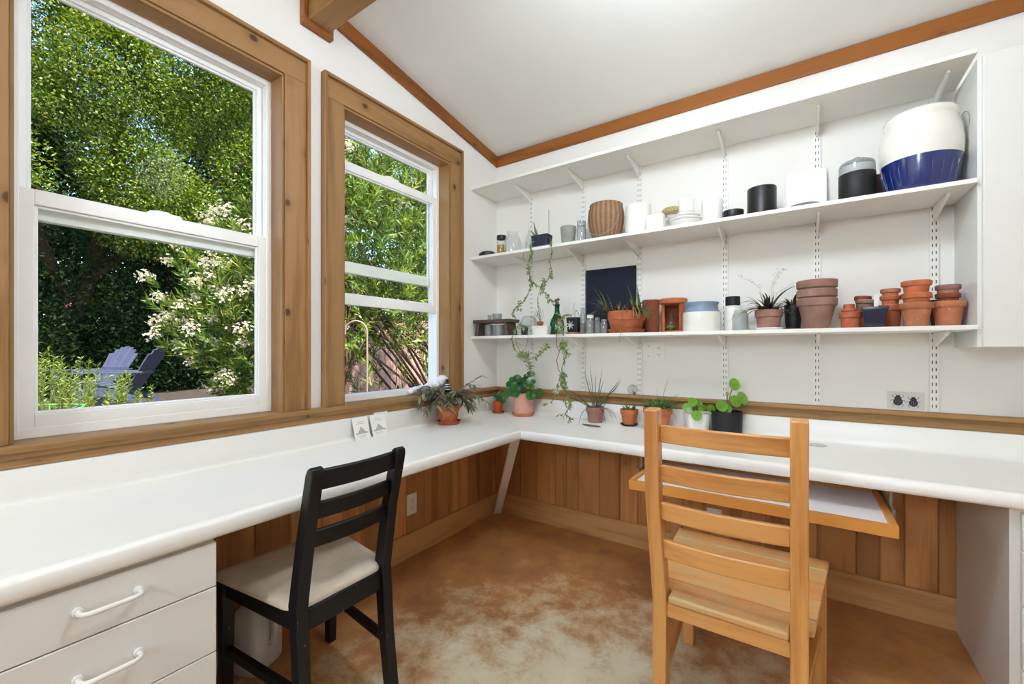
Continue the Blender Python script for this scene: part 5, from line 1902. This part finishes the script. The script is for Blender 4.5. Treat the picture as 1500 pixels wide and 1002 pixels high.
def bush_tips(rr_, n, rx, ry, z0, z1, bulge=1.0):
    tips = []
    for _ in range(n):
        a = rr_.uniform(0, 2 * PI)
        h = rr_.random()
        z = z0 + (z1 - z0) * h
        prof_ = math.sin(PI * min(.97, .09 + .87 * h)) ** .7
        q = rr_.uniform(.62, 1.0) if rr_.random() < .8 else rr_.uniform(.2, .7)
        x, y = math.cos(a) * rx * prof_ * q, math.sin(a) * ry * prof_ * q
        ax = (math.cos(a) * .9 + rr_.uniform(-.3, .3), math.sin(a) * .9 + rr_.uniform(-.3, .3), .25 + h * .9 + rr_.uniform(-.2, .4))
        tips.append((x, y, z) + ax)
    return tips


rr = random.Random(5)
# bush in the nearest window
T = bush_tips(rr, 620, 1.25, 1.45, .25, 3.0)
st = []
for k in range(16):
    a = rr.uniform(0, 2 * PI)
    st.append(([(math.cos(a) * .12, math.sin(a) * .12, 0), (math.cos(a) * .35, math.sin(a) * .4, .9), (math.cos(a) * .75, math.sin(a) * .85, 2.0)], [.022, .017, .008]))
A = oleander('white flowering oleander bush at the right of the nearest window', (-3.98, .47, GZ), T, st, None)
fl_ = []
T2 = [t_ for t_ in T if t_[0] * .887 - t_[1] * .462 > .38 and math.hypot(t_[0], t_[1]) > .5]
for t_ in T2[::2][:98]:
    fl_.append((t_[0] + t_[3] * .06, t_[1] + t_[4] * .06, t_[2] + .04, rr.uniform(.85, 1.3)))
add_flowers(A, fl_)

# bush in the raised window: bare leaning stems below, leaves above
T = []
for k in range(1150):
    a = rr.uniform(0, 2 * PI)
    h = rr.random() ** .9
    z = .95 + 3.4 * h
    q = rr.uniform(.35, 1.0)
    x, y = math.cos(a) * 1.15 * q, math.sin(a) * 1.9 * q
    T.append((x, y, z, math.cos(a) * .8 + rr.uniform(-.4, .4), math.sin(a) * .8 + rr.uniform(-.4, .4), rr.uniform(-.2, 1.1)))
for k in range(34):                                  # a few leafy shoots low down
    T.append((rr.uniform(-.6, .9), rr.uniform(-1.3, 1.6), rr.uniform(.35, 1.3), rr.uniform(-.5, .5), rr.uniform(-.5, .5), .8))
st = []
for k in range(15):                                 # main stems leaning left and up
    y0 = rr.uniform(.4, 1.7)
    x0 = rr.uniform(-.4, .4)
    z0 = rr.uniform(0, .1)
    y1 = y0 - rr.uniform(1.3, 2.3)
    x1 = x0 + rr.uniform(-.5, .5)
    z1 = rr.uniform(1.4, 2.4)
    md = (x0 * .5 + x1 * .5 + rr.uniform(-.1, .1), y0 * .52 + y1 * .48, z0 * .5 + z1 * .5 + rr.uniform(-.08, .18))
    st.append(([(x0, y0, z0), md, (x1, y1, z1)], [.020, .016, .008]))
for k in range(12):                                 # left clump fanning out
    a = rr.uniform(-1.2, 1.0)
    st.append(([(.1, -1.15, 0), (.1 + rr.uniform(-.2, .2), -1.15 + a * .35, .8), (rr.uniform(-.4, .4), -1.15 + a * .8, 1.7)], [.014, .011, .006]))
for k in range(90):                                 # fine side twigs
    y0, z0 = rr.uniform(-1.4, 1.4), rr.uniform(.3, 1.8)
    x0 = rr.uniform(-.4, .5)
    st.append(([(x0, y0, z0), (x0 + rr.uniform(-.2, .2), y0 - rr.uniform(-.1, .3), z0 + rr.uniform(.0, .3)), (x0 + rr.uniform(-.3, .3), y0 - rr.uniform(-.3, .6), z0 + rr.uniform(.1, .5))], [.006, .004, .002]))
B = oleander('tall leggy oleander bush outside the raised window', (-2.95, 1.60, GZ), T, st, None, per=22)
fl_ = []
for t_ in T:
    if t_[2] > 2.3 and t_[0] * .756 - t_[1] * .654 > .45 and rr.random() < .22 and len(fl_) < 48:
        fl_.append((t_[0] + t_[3] * .05, t_[1] + t_[4] * .05, t_[2] + .04, rr.uniform(.8, 1.2)))
add_flowers(B, fl_)

# a few pink flowers on the hedge
pk = thing('climbing_flower', 'small pink flowers scattered on the dark hedge', 'flowers', (-9.9, 0, GZ))
for i, (y, z, x) in enumerate(((.7, 2.9, .35), (.76, 2.85, .35), (-.62, 1.75, .5), (1.28, 3.0, .4), (.9, 2.5, .4))):
    f = flower_mesh(40 + i, 6).build('blossom', M['petalp'], pk, loc=(x, y, z), smooth=0, fix=False)

# rosemary-like shrub under the near window
rs = thing('shrub', 'bright yellow green needle leaved shrub at the lower left of the nearest window', 'shrub', (-3.75, -1.78, GZ))
Pn, Dn = [], []
m = MB()
for k in range(84):
    bx, by = rr.uniform(-.45, .45), rr.uniform(-.55, .68)
    h = rr.uniform(.60, .94) * (1.0 - .30 * max(0, by) / .68) + (.16 if -.15 < by < .18 and rr.random() < .4 else 0)
    lx, ly = rr.uniform(-.1, .1), rr.uniform(-.08, .08)
    pts = [(bx, by, 0), (bx + lx * .4, by + ly * .4, h * .55), (bx + lx, by + ly, h)]
    m.tube(pts, [.006, .004, .002], 5)
    for q in range(95):
        u = .2 + .8 * q / 95
        c = (bx + lx * u, by + ly * u, h * u)
        a = rr.uniform(0, 2 * PI)
        Pn.append(c)
        Dn.append((math.cos(a), math.sin(a), rr.uniform(.3, 1.2)))
Pn, Dn = np.array(Pn), np.array(Dn)
V, F = leaf_cloud(Pn, Dn, RNG.normal(size=Pn.shape) + np.array([0, 0, 1]), (.03, .055), (.007, .011))
npmesh('foliage', V, F, M['lf_rose'], rs)
m.build('stems', M['stem'], rs, smooth=60)

# green hoop lying on stakes in the shrub
h_ = thing('plant_hoop', 'bright green wire plant hoop in the yellow green shrub', 'hoop', (-3.45, -1.98, GZ))
MB().tube([(.40 * math.cos(2 * PI * k / 40), .40 * math.sin(2 * PI * k / 40), .430) for k in range(41)], .007, 6, False).build('ring', M['hoop'], h_, smooth=60)
for k in range(3):
    a = 2 * PI * k / 3 + .4
    MB().tube([(.40 * math.cos(a), .40 * math.sin(a), 0), (.40 * math.cos(a), .40 * math.sin(a), .428)], .004, 6).build('leg', M['hoop'], h_)

# board fence
fe = thing('fence', 'pinkish board fence behind the leggy oleander', 'fence', (-5.2, 0, GZ))
m = MB()
y = 1.2
while y < 9:
    w_ = rr.uniform(.135, .15)
    m.box(0, .02, y, y + w_ - .006, .04, 1.62 + rr.uniform(-.01, .01))
    y += w_
m.build('boards', M['fence'], fe)
for z in (.35, 1.35):
    MB().box(-.045, 0, 1.2, 9, z - .045, z + .045).build('rail', M['fence'], fe)

# shepherd hooks
def hook(label, loc, h, r, rz, th_):
    o = thing('garden_hook', label, 'garden hook', loc, rz)
    pts = [(0, 0, 0), (0, 0, h - r)]
    for k in range(1, 13):
        a = PI * 1.05 * k / 12
        pts.append((-r + r * math.cos(a), 0, h - r + r * math.sin(a)))
    MB().tube(pts, th_, 8).build('rod', M['hook'], o, smooth=60)
    MB().tube([(-2 * r + .001, 0, h - r - .02), (-2 * r - .015, 0, h - r - .05), (-2 * r - .04, 0, h - r - .04)], th_ * .8, 7).build('crook', M['hook'], o, smooth=60)
    return o
hook('tall curved metal plant hook at the left of the raised window', (-1.98, .34, GZ), 1.24, .12, TH, .011)
hook('short curved metal plant hook before the board fence', (-3.0, 1.62, GZ), .96, .17, TH, .009)

# ---------------------------------------------------------------- garden chairs (fan-backed slatted armchairs)
def garden_chair(label, loc, rz):
    c = thing('adirondack_chair', label, 'garden chair', loc, rz, 'grey blue garden chairs')
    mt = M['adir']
    # local: x forward, z up; seat slopes down to the back
    for s_ in (-1, 1):
        MB().prism([(.42, .28), (.42, .39), (.36, .40), (-.30, .21), (-.52, .05), (-.52, .0), (-.44, .0), (-.30, .10)], 1, s_ * .26 - .011, s_ * .26 + .011).build('side_rail', mt, c)
        MB().box(.33, .42, s_ * .285 - .011, s_ * .285 + .011, 0, .56).build('leg', mt, c)
        MB().prism([(.48, s_ * .255), (.50, s_ * .30), (.48, s_ * .40), (.40, s_ * .415), (-.10, s_ * .37), (-.42, s_ * .33), (-.42, s_ * .27), (.40, s_ * .25)][::s_], 2, .56, .582).build('armrest', mt, c, bevel=.003)
    for k in range(6):
        x = .395 - .105 * k
        z = .405 - .030 * k * 1.0
        MB().bar((x, -.27, z), (x, .27, z), .022, .092, (.27, 0, 1)).rot(Matrix.Identity(4)).build('seat_slat', mt, c) if False else \
            MB().prism([(x - .046, z - .013), (x + .046, z + .013), (x + .042, z + .033), (x - .050, z + .007)], 1, -.27, .27).build('seat_slat', mt, c)
    n = 7
    for k in range(n):
        q = (k - (n - 1) / 2) / ((n - 1) / 2)
        top = .99 - .13 * q * q
        yb, yt = q * .215, q * .285
        b, t_ = Vector((-.16, yb, .235)), Vector((-.16 - .40 * (top - .235) / .72, yt, top))
        MB().bar(b, t_, .068, .018, (1, 0, .5), .090, .018).build('back_slat', mt, c)
    MB().box(-.365, -.340, -.30, .30, .535, .60).build('back_brace', mt, c)
    MB().box(-.20, -.175, -.26, .26, .215, .275).build('lower_brace', mt, c)
    return c
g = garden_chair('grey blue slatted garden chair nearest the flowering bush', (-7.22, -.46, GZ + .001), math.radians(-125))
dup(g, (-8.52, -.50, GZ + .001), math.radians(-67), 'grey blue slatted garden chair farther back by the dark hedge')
# ---------------------------------------------------------------- added unseen fill lamps, daylight, camera
M['fill_lamp'] = emis ('fill_emitter', FILLC, LAMP)  # emitter shared by the two added fill lamps
lx, ly, lz, lr = 1.68, -1.446, 2.46, .15
fx = thing('pendant_fill_lamp', 'added unseen globe under the ceiling beam, giving fill light', 'fill_lamp', (lx, ly, lz))
MB().ball((0, 0, 0), lr, 32, 20).build('globe', M['fill_lamp'], fx, smooth=80)  # added out of view to brighten the corner and shelf wall
MB().tube([(0, 0, lr), (0, 0, .2475)], .005, 8).build('cord', M['white'], fx)
MB().lathe([(0, lr + .03), (.02, lr + .03), (.045, lr + .01), (.04, lr - .010), (0, lr - .010)], 24).build('fill_lamp_cap', M['white'], fx)
lx, ly, lz, lr = 1.30, -4.60, 2.05, .19
fx = thing('floor_fill_lamp', 'added unseen globe on a pole behind the viewer, giving fill light', 'fill_lamp', (lx, ly, 0.001))
MB().lathe([(0, 0), (.15, 0), (.15, .012), (.02, .022), (0, .022)], 32).build('base', M['white'], fx)  # added behind the viewer to fill the ceiling and under the desks
MB().tube([(0, 0, .02), (0, 0, lz - lr + .01)], .012, 12).build('pole', M['white'], fx)
MB().ball((0, 0, lz), lr, 32, 20).build('globe', M['fill_lamp'], fx, smooth=80)

w = bpy.data.worlds.new('sky')
SC.world = w
w.use_nodes = True
nt = w.node_tree
nt.nodes.clear()
sk = nt.nodes.new('ShaderNodeTexSky')
sk.sky_type = 'NISHITA'
sk.sun_disc = False
sk.sun_elevation = math.radians(58)
sk.sun_rotation = math.radians(100)
sk.air_density = 1.0
bg = nt.nodes.new('ShaderNodeBackground')
bg.inputs['Strength'].default_value = SKY
ou = nt.nodes.new('ShaderNodeOutputWorld')
nt.links.new(sk.outputs[0], bg.inputs[0])
nt.links.new(bg.outputs[0], ou.inputs[0])

sl = bpy.data.lights.new('sun', 'SUN')
sl.energy = SUN
sl.angle = math.radians(0.6)
sl.color = (1.0, .93, .80)
so = bpy.data.objects.new('sun', sl)
COL.objects.link(so)
# light travelling towards -x (away from the house), a little towards +y, steeply down
d = Vector((-0.52, 0.10, -0.85))
so.rotation_euler = d.to_track_quat('-Z', 'Y').to_euler()
so.location = (6, -1, 9)

cd = bpy.data.cameras.new('camera')
cd.sensor_width = 36
cd.lens = 622.83 / 1500 * 36
cd.shift_y = 11.25 / 1500
cd.clip_start = .05
cd.clip_end = 200
co = bpy.data.objects.new('camera', cd)
COL.objects.link(co)
co.location = (1.8885, -2.586, 1.2)
co.rotation_euler = (PI / 2, 0, math.radians(34.077))
SC.camera = co

SC.view_settings.view_transform = 'Standard'
SC.view_settings.look = 'None'
SC.view_settings.gamma = 1
SC.view_settings.exposure = EXPO
SC.view_settings.use_curve_mapping = False
SC.cycles.use_denoising = True
SC.cycles.max_bounces = 14
SC.cycles.diffuse_bounces = 6
SC.cycles.transparent_max_bounces = 24
SC.cycles.sample_clamp_indirect = 8
